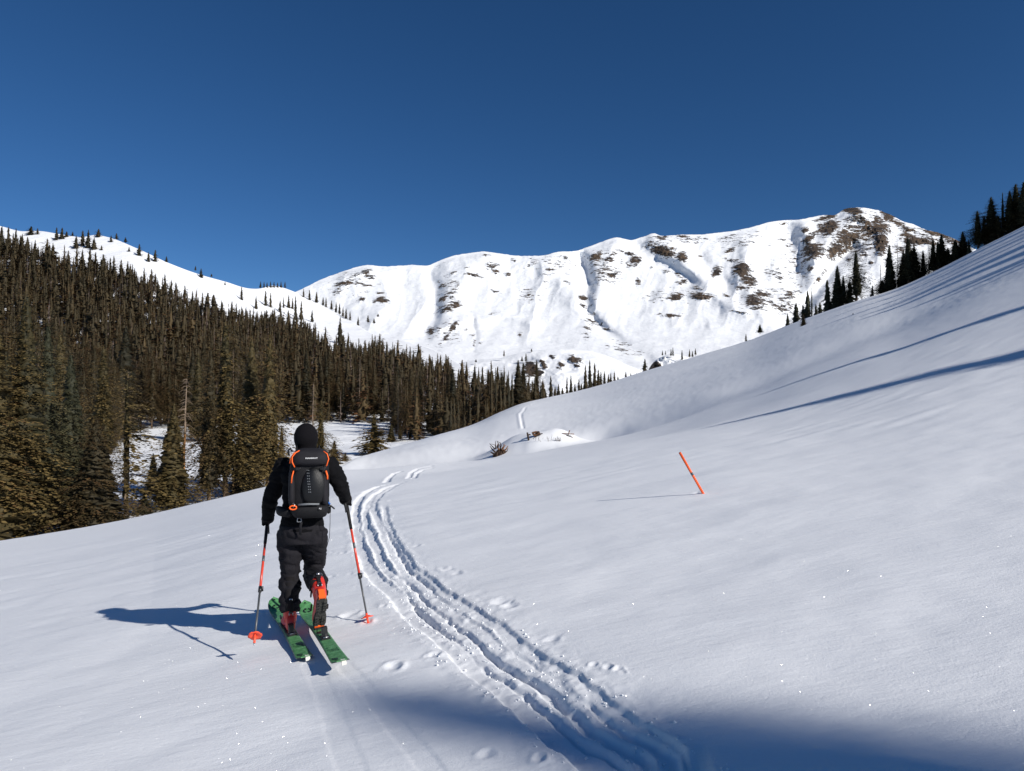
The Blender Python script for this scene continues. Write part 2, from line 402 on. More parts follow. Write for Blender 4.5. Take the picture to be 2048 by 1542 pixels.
def needle_mat(name, lo, hi, red=0.25):
    m = bpy.data.materials.new(name); m.use_nodes = True; t = m.node_tree; N = t.nodes; L = t.links; b = N['Principled BSDF']
    a = N.new('ShaderNodeAttribute'); a.attribute_name = 'tone'
    rr = N.new('ShaderNodeValToRGB'); e = rr.color_ramp.elements; e[0].position = 0; e[0].color = (*lo, 1); e[1].position = .8; e[1].color = (*hi, 1)
    n3 = rr.color_ramp.elements.new(1.0); n3.color = (.11, .052, .022, 1)
    oi = N.new('ShaderNodeObjectInfo')
    ma = N.new('ShaderNodeMath'); ma.operation = 'MULTIPLY_ADD'; L.new(oi.outputs['Random'], ma.inputs[0]); ma.inputs[1].default_value = red; L.new(a.outputs['Fac'], ma.inputs[2])
    L.new(ma.outputs[0], rr.inputs[0]); L.new(rr.outputs[0], b.inputs['Base Color'])
    b.inputs['Roughness'].default_value = .7; b.inputs['Specular IOR Level'].default_value = .25
    return m
M = {}
M['snow_near'] = snow_mat('snow near', near=True)
M['snow_hill'] = snow_mat('snow hillside')
M['snow_rock'] = snow_mat('snow and rock', rock=True)
M['needles'] = needle_mat('spruce needles', (.010, .011, .005), (.098, .066, .028))
M['needles_dark'] = needle_mat('dark spruce needles', (.018, .021, .011), (.095, .084, .040), .1)
M['needles_dead'] = mat('dead twigs', (.13, .10, .085), .9, .1, noise=.3, nscale=2)
M['bark'] = mat('bark', (.105, .072, .05), .9, .1, noise=.45, nscale=3, bump=.6, bscale=12)
M['bark_pale'] = mat('weathered bare wood', (.22, .165, .12), .85, .15, noise=.4, nscale=2.5, bump=.5, bscale=15)
M['bark_orange'] = mat('orange bare wood', (.30, .155, .065), .85, .15, noise=.4, nscale=2.5, bump=.5, bscale=15)

# ------------------------------------------------------------------ snow slope mesh
def build_slope():
    # columns (tangents) : dense inside the view, wide outside
    inn = np.linspace(-0.78, 0.78, 960)
    def outer(a, b, n): return a + (b - a) * (np.linspace(0, 1, n + 1)[1:] ** 1.6)
    us = np.concatenate([outer(-0.78, -9, 60)[::-1], inn, outer(0.78, 11, 60)])
    ys = []; y = 3.0
    while y < 420: ys.append(y); y *= 1 + 0.0036 * math.sqrt(y / 3)
    back = 3.0 - (np.linspace(0, 1, 45)[1:] ** 1.8) * 130
    ys = np.concatenate([back[::-1], ys])
    re = 0.5 * (ys + 3 + np.sqrt((ys - 3) ** 2 + 1.5)) + np.maximum(-ys, 0) * 0.3
    Y, U = np.meshgrid(ys, us, indexing='ij'); RE = np.repeat(re[:, None], len(us), 1)
    X = U * RE; x = X.ravel(); y = Y.ravel()
    z = base_z(x, y); z = z + detail_z(x, y, z)
    me = new_mesh('snow_slope', np.stack([x, y, z], -1), grid_faces(len(ys), len(us)))
    return link('snow_slope', me, M['snow_near'], kind='structure', label='open snow slope rising to the right with ski ruts')
build_slope()

# ------------------------------------------------------------------ left hillside sheet (valley floor up to the white crest)
CREST = [(-700,520),(-300,470),(-60,447),(0,452),(40,462),(80,462),(130,470),(165,474),(190,470),(215,474),(270,495),(340,527),(400,549),(450,563),(500,577),(520,577),(545,571),(565,575),(590,584),(620,598),(665,622),(700,641),(740,665),(800,680),(850,693),(890,710),(930,735),(970,755),(1010,775),(1060,795),(1150,812),(1400,830)]
f_crest = smooth_interp([p[0] for p in CREST], [p[1] for p in CREST])
_pys = [1250,1080,1010,950,900,870,850,800,750,700,650,600,550,500,455,430]
_Ds = [34,46,63,90,143,190,230,300,370,440,520,600,690,780,880,930]
f_D = smooth_interp(_pys[::-1], _Ds[::-1])
def D_hill(px, py):
    k = 1 + 0.75 * sm(250, 760, px) * sm(820, 620, py)
    return f_D(py) * k
def hill_pt(px, py):
    """point of the left hillside seen at photo pixel"""
    D = float(D_hill(px, py)); u, t = ut(px, py)
    P = Vector((float(u) * D, D, CAMH + float(t) * D)); return P
def build_hill():
    pxs = np.linspace(-700, 1400, 640); n = 330
    V = []
    s = np.linspace(0, 1, n)
    cy = f_crest(pxs)
    PY = 1250 + (cy[None, :] - 1250) * (s[:, None] ** 0.85)
    PX = np.repeat(pxs[None, :], n, 0)
    D = D_hill(PX, PY); u, t = ut(PX, PY)
    X = u * D; Y = D; Z = CAMH + t * D
    # relief along the line of sight (keeps outlines), fading at the crest
    rel = fbm(X / 70, Y / 90, 101, 4) * 10 * sm(100, 300, D) * sm(0, 20, PY - cy[None, :]) + 0.6 * fbm(X / 9, Y / 9, 104, 3) * sm(60, 120, D)
    Z = Z + rel * 0.12
    # rocky knob
    rows = [(X, Y, Z)]
    bx, by, bz = X[-1], Y[-1], Z[-1]
    for k in range(1, 9):
        rows.append((bx[None, :] * (1 + .02 * k), (by + 12.0 * k)[None, :], (bz - 1.0 * k * k)[None, :]))
    X = np.concatenate([r[0] for r in rows]); Y = np.concatenate([r[1] for r in rows]); Z = np.concatenate([r[2] for r in rows])
    me = new_mesh('hillside', np.stack([X, Y, Z], -1).reshape(-1, 3), grid_faces(X.shape[0], X.shape[1]))
    px_ = np.concatenate([PX, np.repeat(pxs[None, :], 8, 0)]); py_ = np.concatenate([PY, np.repeat(cy[None, :], 8, 0)])
    rk = np.zeros_like(px_)
    for (cx, cy_, rx, ry, st) in [(520,578,11,5,1.0),(545,573,18,3,.8),(556,578,10,3,.5)]:
        rk = np.maximum(rk, st * np.exp(-((px_ - cx) / rx) ** 2 - ((py_ - cy_) / ry) ** 2))
    attr(me, 'rock', (rk * 1.3 - 0.9).ravel())
    link('forested_hillside', me, M['snow_rock'], kind='structure', label='snowy hillside and valley floor under the spruce forest')
build_hill()

# ------------------------------------------------------------------ far mountain
RIDGE = [(250,640),(500,600),(590,584),(640,560),(700,538),(725,531),(740,530),(755,532),(830,530),(855,531),(880,521),(905,512),(940,506),(970,503),(1000,507),(1030,511),(1060,512),(1090,510),(1120,503),(1150,502),(1175,494),(1200,485),(1235,475),(1250,478),(1262,480),(1290,472),(1308,467),(1320,471),(1340,471),(1370,469),(1400,469),(1440,465),(1470,461),(1500,455),(1540,444),(1560,441),(1600,439),(1640,431),(1655,430),(1668,430),(1690,418),(1720,415),(1745,418),(1770,425),(1790,434),(1800,440),(1830,450),(1850,459),(1880,466),(1900,474),(1950,498),(2000,515),(2100,545),(2500,600)]
f_ridge = smooth_interp([p[0] for p in RIDGE], [p[1] for p in RIDGE])
_mp = [860,830,780,740,700,650,600,550,500,450,400]
_mD = [500,640,840,1000,1190,1430,1640,1830,2010,2190,2360]
f_DM = smooth_interp(_mp[::-1], _mD[::-1])
ROCKS = [(688,567,20,5,-.25,1),(722,547,22,5,-.2,1),(676,583,12,6,-.4,.9),(741,555,14,4,0,.9),(763,600,14,7,0,1),(760,585,10,3,0,.8),(722,600,10,6,-.6,.9),(736,572,10,3,-.2,.8),(697,544,12,3,-.4,.7),(788,538,8,2,0,.6),
(904,547,10,4,-.3,.9),(932,536,6,3,0,.8),(900,560,8,2,0,.8),(885,571,10,5,-.4,.9),(916,572,6,4,0,.9),(897,614,22,8,-.4,1),(885,599,14,5,-.5,.9),(913,610,12,7,-.3,1),(947,550,18,4,.25,.9),(982,531,12,7,.3,1),(991,544,6,5,.5,1),(1016,550,8,4,.2,1),(993,583,12,3,.3,.8),(1029,521,8,3,.4,.8),(972,510,10,3,0,.7),(1069,524,10,3,-.2,.7),(1104,539,14,4,.35,.8),(1060,588,14,7,-.4,.8),(1091,564,6,3,0,.7),(1132,564,8,3,.4,.8),(1166,596,8,7,.4,1),(1166,611,8,5,.5,.9),(1132,514,10,4,.4,.8),(1188,514,12,8,-.6,1),(1120,511,6,3,0,.7),
(863,661,10,8,0,1),(876,658,8,6,0,.9),(907,655,17,6,-.8,1),(894,674,14,5,-.9,.9),(882,684,8,3,-.8,.8),(948,680,4,14,0,.8),(960,680,6,8,0,.7),(1041,669,6,5,.5,.9),(991,625,14,1.6,-.2,.8),
(1194,514,15,7,-.8,1),(1217,520,26,8,-.75,.9),(1200,548,20,6,-.7,.7),(1270,523,14,9,-.5,1.1),(1261,508,10,5,.3,1),(1241,501,14,4,.2,.9),(1226,549,14,7,-.3,1),(1191,544,12,4,-.4,.8),(1320,476,22,4,0,.9),(1358,472,20,2.5,0,.9),(1326,500,28,12,.35,1.15),(1364,514,12,9,.6,1.1),(1364,564,12,4,-.2,1),(1276,564,5,9,0,.9),(1305,536,6,4,0,.8),(1352,593,15,8,0,1.1),(1402,592,22,7,.1,1.15),(1358,551,12,4,.4,.9),(1331,543,8,4,.3,.9),(1393,576,14,4,.2,.9),(1343,630,22,4,.05,1),(1188,645,18,4,.2,1),(1214,658,14,3.5,.2,1),(1451,590,10,4,.4,.9),(1434,543,9,13,.5,1),(1484,541,16,15,.5,1.25),(1497,561,18,10,.6,1.2),(1481,572,16,8,.3,.8),(1466,521,14,3,.1,.9),(1460,501,12,5,-.4,.9),(1510,602,19,14,.2,1.15),(1525,587,18,6,.2,1),(1545,546,28,14,.5,.55),(1580,587,12,6,-.3,.9),(1598,564,16,14,0,.55),(1621,538,8,8,.7,.9),(1627,502,22,14,-.3,1.25),(1616,479,16,9,-.8,1.1),(1657,456,22,14,-.5,1.25),(1657,433,24,4,-.3,1.1),(1686,479,18,20,-.8,1.05),(1569,447,10,3,0,.9),(1610,460,10,6,-.5,1),(1560,479,12,3,0,.8),(1568,614,34,16,.2,.6),(1481,624,16,2.5,.2,.9),(1402,512,6,3,.3,.8),
(1714,439,22,8,.2,1.1),(1700,478,28,12,-.6,1.15),(1735,458,16,22,-.2,1.05),(1757,455,20,18,.5,1.15),(1762,484,12,20,0,1.3),(1671,500,18,12,-.7,1.15),(1703,420,24,8,.3,1.3),(1778,434,16,8,.5,1.2),(1796,446,18,6,.5,1.1),(1822,460,26,4,.3,1.1),(1838,482,32,7,.1,1.3),(1875,468,34,5,.3,1.15),(1905,480,24,7,.3,1.1),(1816,472,13,8,.3,1.1),(1725,506,12,8,.4,1),(1762,503,10,8,.4,1.1),(1741,525,6,5,.6,.9),(1698,519,6,5,0,.9),(1588,586,18,6,-.2,.8),(1690,500,30,6,-.7,1),(1775,520,10,8,0,.7),(1800,500,14,9,.3,.9),(1640,555,24,4,-.9,.8),(1470,548,8,8,0,.8),(1570,600,30,20,0,0.510),(1380,480,40,6,0,0.560),(1480,480,60,20,0,0.450),(1420,600,20,10,0,0.510),(1720,470,60,45,0,0.610),(1520,600,50,22,0,0.530),(1210,540,34,36,-.5,0.510),(900,580,26,40,0,0.470),(710,565,50,26,0,0.450),(1110,530,60,20,0,0.430),(1340,590,60,16,0,0.450),(1600,520,40,50,0,0.450),(1860,480,60,14,.3,0.660),(900,665,40,22,-.4,0.490),(1250,700,50,14,.4,0.440),(1060,590,30,18,0,0.440),(1180,640,12,60,.2,0.470)]
def seg_dist(PX, PY, pts):
    best = np.full(PX.shape, 1e9)
    for (ax, ay), (bx, by) in zip(pts[:-1], pts[1:]):
        dx, dy = bx - ax, by - ay
        t = np.clip(((PX - ax) * dx + (PY - ay) * dy) / (dx * dx + dy * dy), 0, 1)
        best = np.minimum(best, np.hypot(PX - ax - t * dx, PY - ay - t * dy))
    return best
RELIEF = [  # (polyline, width px, metres along the line of sight; negative = towards the viewer)
 ([(1308,467),(1345,505),(1385,545),(1420,575),(1450,600),(1490,625)], 26, -55), ([(1235,475),(1215,520),(1195,560),(1185,600)], 30, -45),
 ([(970,505),(915,560),(895,610),(885,640)], 40, -50), ([(740,532),(705,560),(720,600),(760,630)], 40, -45), ([(1490,490),(1482,540),(1505,590),(1530,630)], 24, -50),
 ([(1720,416),(1690,450),(1655,490),(1625,520)], 22, -40), ([(1720,416),(1765,470),(1765,530)], 24, -45), ([(1090,510),(1115,560),(1150,600)], 34, -45), ([(1600,440),(1620,480),(1628,520)], 16, -35),
 ([(858,528),(868,580),(868,640),(850,665)], 15, 45), ([(1155,500),(1172,560),(1172,615),(1195,650),(1240,690),(1300,718)], 13, 60), ([(1400,515),(1420,545),(1455,575)], 14, 30),
 ([(1580,450),(1592,540),(1600,600),(1572,632)], 22, 55), ([(1710,490),(1660,540),(1625,590),(1600,625)], 12, 60), ([(1270,490),(1330,530),(1380,562)], 14, 25), ([(948,640),(946,700)], 5, 12),
 ([(860,660),(940,640),(1000,632),(1060,645)], 12, -25), ([(1000,700),(1060,690),(1130,690)], 12, 15)]
def mountain_fields(PX, PY, ridge):
    D = f_DM(PY)
    wx = PX + 8 * fbm(PX / 60, PY / 40, 201, 3); wy = PY + 6 * fbm(PX / 50, PY / 40, 207, 3)
    rel = np.zeros_like(D)
    for pts, wd, amp in RELIEF:
        d = seg_dist(wx, wy, pts) / wd
        rel += .95 * amp * (np.exp(-d * d) if amp > 0 else 1 / (1 + d * d * 1.6) * np.exp(-d * d / 6))
    rel += 34 * (np.abs(fbm(wx / 80 + wy / 300, wy / 120, 211, 3)) - .3) + 9 * (np.abs(fbm(wx / 30 + wy / 90, wy / 48, 217, 3)) - .3) + 3.5 * fbm(wx / 22, wy / 30, 214, 3)
    rk = np.full(D.shape, -1.0)
    qx = PX + 3.5 * fbm(PX / 9, PY / 7, 221, 3); qy = PY + 2.5 * fbm(PX / 9, PY / 7, 225, 3)
    for (cx, cy, rx, ry, an, st) in ROCKS:
        c, s = math.cos(an), math.sin(an)
        st = st * 1.35 if (rx >= 26 and st < .63) or (ry > 40) else st
        a = ((qx - cx) * c + (qy - cy) * s) / (rx * 1.05); b = (-(qx - cx) * s + (qy - cy) * c) / (ry * 1.1)
        rk = np.maximum(rk, st * 1.75 * np.exp(-(a * a + b * b) * .50) - .90)
    rel -= 10 * np.clip(rk, 0, 1) * (1 + fbm(PX / 4, PY / 4, 230, 3))
    edge = sm(0, 14, PY - ridge)
    return D + rel * (0.25 + 0.75 * edge) * sm(1200, 1500, D) + rel * .35 * (1 - sm(1200, 1500, D)), rk
def build_mountain():
    pxs = np.concatenate([np.linspace(250, 600, 60), np.linspace(602, 2060, 980), np.linspace(2070, 2500, 30)])
    n = 300; s = np.linspace(0, 1, n); ry = f_ridge(pxs) + 0.7 * fbm(pxs / 7, pxs * 0, 240, 3)
    PY = 850 + (ry[None, :] - 850) * s[:, None]; PX = np.repeat(pxs[None, :], n, 0)
    D, rk = mountain_fields(PX, PY, ry[None, :]); u, t = ut(PX, PY)
    X = u * D; Y = D; Z = CAMH + t * D
    XX = [X]; YY = [Y]; ZZ = [Z]; RK = [rk]
    for k in range(1, 8):
        XX.append((X[-1] * (1 + .012 * k))[None]); YY.append((Y[-1] + 30.0 * k)[None]); ZZ.append((Z[-1] - 2.5 * k * k)[None]); RK.append(rk[-1][None])
    X = np.concatenate(XX); Y = np.concatenate(YY); Z = np.concatenate(ZZ)
    me = new_mesh('mountain', np.stack([X, Y, Z], -1).reshape(-1, 3), grid_faces(X.shape[0], X.shape[1]))
    attr(me, 'rock', np.concatenate(RK).ravel())
    link('mountain', me, M['snow_rock'], kind='structure', label='snow covered mountain ridge with brown rock outcrops and a rounded summit')
build_mountain()

# nearer knolls in the valley: (crest px, distance at crest, rocks)
def knoll(name, crest, Dc, rocks, label, pxr, depth=0.30, bottom=850, wobble=1.0):
    f = smooth_interp([p[0] for p in crest], [p[1] for p in crest])
    pxs = np.linspace(pxr[0], pxr[1], 300); n = 120; s = np.linspace(0, 1, n)
    cy = f(pxs); PY = bottom + (cy[None] - bottom) * s[:, None]; PX = np.repeat(pxs[None], n, 0)
    D = Dc * (1 - depth * (1 - s[:, None] ** 1.5)) + 0 * PX
    qx = PX + 5 * fbm(PX / 10, PY / 8, 321, 3); qy = PY + 4 * fbm(PX / 9, PY / 8, 325, 3)
    D = D + Dc * .02 * fbm(PX / 40, PY / 25, 301, 4) * sm(0, .1, 1 - s[:, None]) * wobble
    rk = np.full(D.shape, -1.0)
    for (cx, cy_, rx, ry, an, st) in rocks:
        c, s_ = math.cos(an), math.sin(an)
        a = ((qx - cx) * c + (qy - cy_) * s_) / (rx * 1.1); b = (-(qx - cx) * s_ + (qy - cy_) * c) / (ry * 1.15)
        rk = np.maximum(rk, st * 1.9 * np.exp(-(a * a + b * b) * .8) - .95)
    D = D - np.clip(rk, 0, 1) * 8 * (1 + fbm(PX / 4, PY / 4, 310, 3))
    u, t = ut(PX, PY); X = u * D; Y = D; Z = CAMH + t * D
    XX = [X]; YY = [Y]; ZZ = [Z]; RK = [rk]
    for k in range(1, 8):
        XX.append(X[-1][None]); YY.append((Y[-1] + 9.0 * k)[None]); ZZ.append((Z[-1] - .5 * k * k)[None]); RK.append(rk[-1][None])
    X = np.concatenate(XX); Y = np.concatenate(YY); Z = np.concatenate(ZZ)
    me = new_mesh(name, np.stack([X, Y, Z], -1).reshape(-1, 3), grid_faces(X.shape[0], X.shape[1])); attr(me, 'rock', np.concatenate(RK).ravel())
    link(name, me, M['snow_rock'], kind='structure', label=label)
    return f
KN1 = [(800,790),(850,752),(890,735),(930,724),(960,719),(1000,716),(1040,706),(1080,700),(1130,698),(1180,702),(1215,712),(1250,728),(1290,745),(1340,790)]
kn1 = knoll('foothill', KN1, 900, [(1060,739,14,13,.2,1.4),(1080,745,8,8,.3,1.3),(1088,730,9,6,.8,1.1),(1151,719,14,8,.5,1.3),(1155,732,10,3,.6,.9),(1122,727,8,5,.5,1),(1119,735,10,2,.3,.9),(1104,713,7,4,.2,.8),(1210,735,20,4,.2,.4)],
     'rounded snowy foothill with small brown cliffs in front of the mountain', (800, 1340))
KN2 = [(1280,790),(1300,745),(1310,724),(1325,713),(1345,708),(1365,711),(1390,718),(1420,730),(1460,760)]
kn2 = knoll('rocky_knoll', KN2, 620, [(1312,729,10,11,-.9,1.5),(1325,716,8,3,0,.8),(1340,722,10,3,.2,.6)], 'small snowy knoll with a dark rock face above the slope edge', (1280, 1460), depth=.2)

# ------------------------------------------------------------------ conifers
def conifer_crown(H, Rr, nb, ns, seed, bare=0.08, profile=1.0, droop=.35, tuft=.5, irregular=.25, side=None, hang=.3, core=.5, corez=(26, 7), whorl=5):
    """crown as many small spray faces on drooping branches; returns V, quads, tone"""
    rnd = np.random.RandomState(seed); V = []; Q = []; T = []
    gaps = [(rnd.uniform(.1, .8), rnd.uniform(0, 6.28)) for _ in range(3)]
    for i in range(nb):
        f = min(.995, (np.floor(i / whorl) + (.45 if whorl > 1 else 1) * rnd.rand()) * whorl / nb); h = H * (bare + (1 - bare) * f ** 1.0 * .985)
        prof = (1 - f ** 1.15) ** (0.85 * profile) * (0.45 + 0.55 * min(1, f / .14 + .25)) + .03
        ang = rnd.rand() * 6.283; f_j = 1
        L = Rr * prof * (1 + irregular * rnd.randn())
        for gf, ga in gaps:
            if abs(f - gf) < .06 and math.cos(ang - ga) > .2: L *= .5
        if side is not None and f < .8: L *= 0.45 + 0.75 * max(0, math.cos(ang - side))
        L = max(L, Rr * .05); ca, sa = math.cos(ang), math.sin(ang)
        up = .45 * f + .05; dr = droop * (1 - .6 * f)
        tone_b = rnd.uniform(.02, .62) + .15 * f
        k = max(3, int(ns * (.45 + .55 * L / Rr)))
        for j in range(k):
            q = ((j + rnd.uniform(.2, 1)) / k) ** .75
            r = L * q; z = h + L * (up * q - dr * q * q * 1.6) + rnd.randn() * L * .03
            sgn = 1 if rnd.rand() < .5 else -1
            wl = tuft * ((.34 + .45 * (1 - q)) * L * rnd.uniform(.6, 1.2) + .10 * Rr)
            dirx = ca * .75 - sgn * sa * .66; diry = sa * .75 + sgn * ca * .66
            if j == k - 1: dirx, diry = ca, sa
            dz = -hang * wl * rnd.uniform(.3, 1.4)
            b = np.array([ca * r, sa * r, z]); tip = b + np.array([dirx * wl, diry * wl, dz])
            nx, ny = -diry, dirx; ww = wl * rnd.uniform(.22, .38)
            mid = b * .5 + tip * .5; zz = rnd.uniform(-.5, .5) * ww
            n0 = len(V)
            V += [b, mid + np.array([nx * ww, ny * ww, zz - .15 * wl * hang]), tip, mid + np.array([-nx * ww, -ny * ww, -zz])]
            Q.append((n0, n0 + 1, n0 + 2, n0 + 3)); tt = min(.78, max(0, tone_b + rnd.uniform(-.12, .2) + .1 * q)); T += [tt] * 4
    # dense inner foliage round the stem, shade between the sprays put into its tone
    if core > 0:
        nz, na = corez
        zz = np.linspace(bare + .02, .97, nz); base = len(V)
        for i, f in enumerate((zz - bare) / (1 - bare)):
            rr = Rr * core * ((1 - f ** 1.15) ** (.85 * profile) * (0.45 + 0.55 * min(1, f / .14 + .25)))
            for j in range(na):
                a = 6.283 * (j + rnd.uniform(0, 1)) / na; r2 = rr * rnd.uniform(.45, 1.3)
                V.append(np.array([math.cos(a) * r2, math.sin(a) * r2, H * zz[i] - .3 * r2])); T.append(rnd.uniform(0, .12))
        for i in range(nz - 1):
            for j in range(na):
                a = base + i * na + j; b = base + i * na + (j + 1) % na; Q.append((a, b, b + na, a + na))
    # leader
    n0 = len(V); V += [np.array([-.02 * Rr, 0, H * .94]), np.array([0, .03 * Rr, H * .95]), np.array([0, 0, H]), np.array([.03 * Rr, -.02, H * .94])]; Q.append((n0, n0 + 1, n0 + 2, n0 + 3)); T += [.3] * 4
    return np.array(V), np.array(Q), np.array(T)
def crown_mesh(name, *a, **k):
    V, Q, T = conifer_crown(*a, **k); me = new_mesh(name, V, Q, smooth=False); attr(me, 'tone', T); return me
def trunk_mesh(name, H, r, seed=0, n=7, lean=0.0, twigs=0, tw_len=1.0, z0=-1.5):
    rnd = random.Random(seed); mb = MB(); pts = []; rad = []
    for i in range(9):
        f = i / 8; pts.append((lean * H * f + rnd.uniform(-.012, .012) * H * .3 * (f > 0), rnd.uniform(-.01, .01) * H * .3 * (f > 0), z0 + (H * .97 - z0) * f)); rad.append(r * (1 - f * .93) * (1.25 if i == 0 else 1))
    mb.tube(pts, rad, n)
    for k in range(twigs):
        f = rnd.uniform(.25, .97); a = rnd.uniform(0, 6.28); L = tw_len * (1 - f * .75) * rnd.uniform(.4, 1.1); z = H * f
        x0 = lean * H * f; ca, sa = math.cos(a), math.sin(a)
        P = [(x0, 0, z), (x0 + ca * L * .5, sa * L * .5, z + L * rnd.uniform(-.12, .12)), (x0 + ca * L, sa * L, z - L * rnd.uniform(.0, .35))]
        rr = max(.012, r * .09)
        mb.tube(P, [rr, rr * .7, rr * .3], 3, cap=False)
        if L > .5:
            for q in range(2):
                b = a + rnd.uniform(-.9, .9); p = P[1]; mb.tube([p, (p[0] + math.cos(b) * L * .4, p[1] + math.sin(b) * L * .4, p[2] - L * rnd.uniform(0, .3))], [rr * .5, rr * .2], 3, cap=False)
    return mb.mesh(name)
# prototypes have height 1 unit = H 10 so they scale evenly
BIG = []
for k, kw in enumerate([dict(nb=1050, ns=20, bare=.10, droop=.45, irregular=.28), dict(nb=950, ns=20, bare=.16, droop=.5, irregular=.36, profile=.8), dict(nb=1100, ns=20, bare=.06, droop=.35, irregular=.22), dict(nb=720, ns=20, bare=.2, droop=.55, irregular=.45, profile=.7)]):
    BIG.append((crown_mesh('crown', 10, 1.55, seed=900 + k, tuft=.175, core=(.55, .42, .6, .3)[k], corez=(80, 14), **kw), trunk_mesh('trunk', 10, .16, k)))
YOUNG = (crown_mesh('crown', 10, 3.3, 900, 34, 930, bare=.02, droop=.22, irregular=.12, tuft=.11, profile=1.15, core=.50, corez=(110, 30), whorl=1), trunk_mesh('trunk', 10, .22, 9))
OPEN = (crown_mesh('crown', 10, 2.6, 300, 20, 931, bare=.06, droop=.3, irregular=.35, tuft=.36, profile=.85, core=.35), trunk_mesh('trunk', 10, .22, 10))
ONESIDE = (crown_mesh('crown', 10, 1.9, 380, 16, 932, bare=.12, droop=.5, irregular=.35, tuft=.22, profile=.6, side=0.0, core=.1), trunk_mesh('trunk', 10, .17, 11, twigs=60, tw_len=1.1))
MID = []
for k in range(6):
    kw = [dict(droop=.4, irregular=.25), dict(droop=.5, irregular=.35, profile=.8), dict(droop=.3, irregular=.2, profile=1.1)][k % 3]
    MID.append((crown_mesh('crown', 10, 1.45 + .15 * (k % 3), 120, 7, 940 + k, tuft=.55, bare=.05, core=.68, corez=(20, 6), **kw), trunk_mesh('trunk', 10, .13, 20 + k, n=5)))
LOW = []
for k in range(5):
    LOW.append(conifer_crown(10, 1.5 + .15 * (k % 3), 80, 6, 960 + k, tuft=.74, bare=.04, droop=.45, irregular=.32, profile=(1, .8, 1.1)[k % 3], core=.50, corez=(14, 5), whorl=4))
DEADB = (crown_mesh('crown', 10, 1.3, 110, 7, 970, tuft=.30, bare=.08, droop=.35, irregular=.4, core=0), trunk_mesh('trunk', 10, .12, 40, twigs=80, tw_len=1.3))
SPIKE = (crown_mesh('crown', 10, .75, 90, 6, 975, tuft=.5, bare=.12, droop=.5, irregular=.5, profile=.6, core=.3), trunk_mesh('trunk', 10, .12, 41, twigs=20, tw_len=.7))
ONESIDE[0].name = 'oneside_crown'
for me, m_ in [(p[0], 'needles') for p in BIG + MID + [YOUNG, OPEN, ONESIDE, SPIKE]] + [(DEADB[0], 'needles_dead')]: me.materials.append(M[m_])
for p in BIG + MID + [YOUNG, OPEN, SPIKE]: p[1].materials.append(M['bark'])
for p in (ONESIDE, DEADB): p[1].materials.append(M['bark_pale'])
_darkmesh = {}
def dark(p):
    if p[0].name not in _darkmesh:
        c = p[0].copy(); c.materials.clear(); c.materials.append(M['needles_dark']); _darkmesh[p[0].name] = c
    return (_darkmesh[p[0].name], p[1])
TREES = []; FAT = 1.3
rt = random.Random(5)
def tree(pos, H, width, proto, label, group=None, name='spruce_tree', cat='tree', parts=True, lean=0.0):
    """pos: base; H: height in metres; width: crown width in metres"""
    cr, tr = proto
    base_w = {}
    o = empty(name, pos, label=label, category=cat, group=group)
    R0 = proto_radius(cr)
    sx = width * FAT / 2 / R0; sz = H / 10
    o.scale = (sx, sx, sz); o.rotation_euler = (rt.uniform(-.015, .015), lean, 0 if cr.name.startswith('oneside') else rt.uniform(0, 6.28))
    c = bpy.data.objects.new('crown', cr); COL.objects.link(c); c.parent = o
    t = bpy.data.objects.new('trunk', tr); COL.objects.link(t); t.parent = o
    TREES.append(o); return o
_pr = {}
def proto_radius(me):
    if me.name not in _pr:
        co = np.empty(len(me.vertices) * 3, np.float32); me.vertices.foreach_get('co', co); co = co.reshape(-1, 3)
        _pr[me.name] = float(np.percentile(np.hypot(co[:, 0], co[:, 1]), 97))
    return _pr[me.name]
def tree_px(px, top, base, wpx, proto, label, D=None, surf='hill', **kw):
    """tree drawn in photo pixels: x, top y, base y, crown width"""
    if surf == 'hill': P = hill_pt(px, base)
    elif surf == 'slope': P = ground_hit(px, base)
    elif surf == 'crest':
        u, _ = ut(px, base); y = float(f_ys(u)) * 1.03 + rt.uniform(0, 4); P = Vector((float(u) * y, y, gz(float(u) * y, y)))
    elif surf == 'far': P = at(px, base, D)
    T = at(px, top, P.y); H = T.z - P.z
    P.z -= .08 * H
    return tree(P, H * 1.08, wpx / F * P.y, proto, label, **kw)

M['needles_olive_sunlit'] = needle_mat('sunlit olive spruce needles', (.016, .016, .006), (.185, .130, .048), .2)  # olive tint, with sunlight on the front trees put into its lighter colour
def olive(p):
    k = 'o' + p[0].name
    if k not in _darkmesh:
        c = p[0].copy(); c.materials.clear(); c.materials.append(M['needles_olive_sunlit']); _darkmesh[k] = c
    return (_darkmesh[k], p[1])
# front row on the left, drawn one by one
G_EDGE = 'large spruces along the lower edge of the left forest'
FAT = 1.48
tree_px(-30,560,1092,150,olive(BIG[2]),'huge brown green spruce cut by the left edge of the photo', group=G_EDGE)
tree_px(48,575,1078,128,olive(BIG[0]),'tall spruce with a bare reddish trunk foot at the lower left corner of the forest', group=G_EDGE)
tree_px(92,640,1052,88,dark(BIG[1]),'tall dense spruce right behind the one with the bare reddish trunk foot', group=G_EDGE)
tree_px(140,700,1035,80,dark(BIG[2]),'dark spruce rising just behind the left side of the broad young spruce', group=G_EDGE)
tree_px(190,832,1070,140,YOUNG,'broad full young spruce with branches down to the snow, skier side of the big trunks', group=G_EDGE)
tree_px(252,735,1030,95,olive(ONESIDE),'half bare spruce with a pale trunk and foliage mostly on its right side', group=G_EDGE)
tree_px(289,984,1028,34,dark(YOUNG),'tiny dark spruce alone on the snow below the half bare spruce', name='spruce_sapling')
tree_px(345,800,1018,84,olive(BIG[0]),'ragged spruce behind the bare orange trunk', group=G_EDGE)
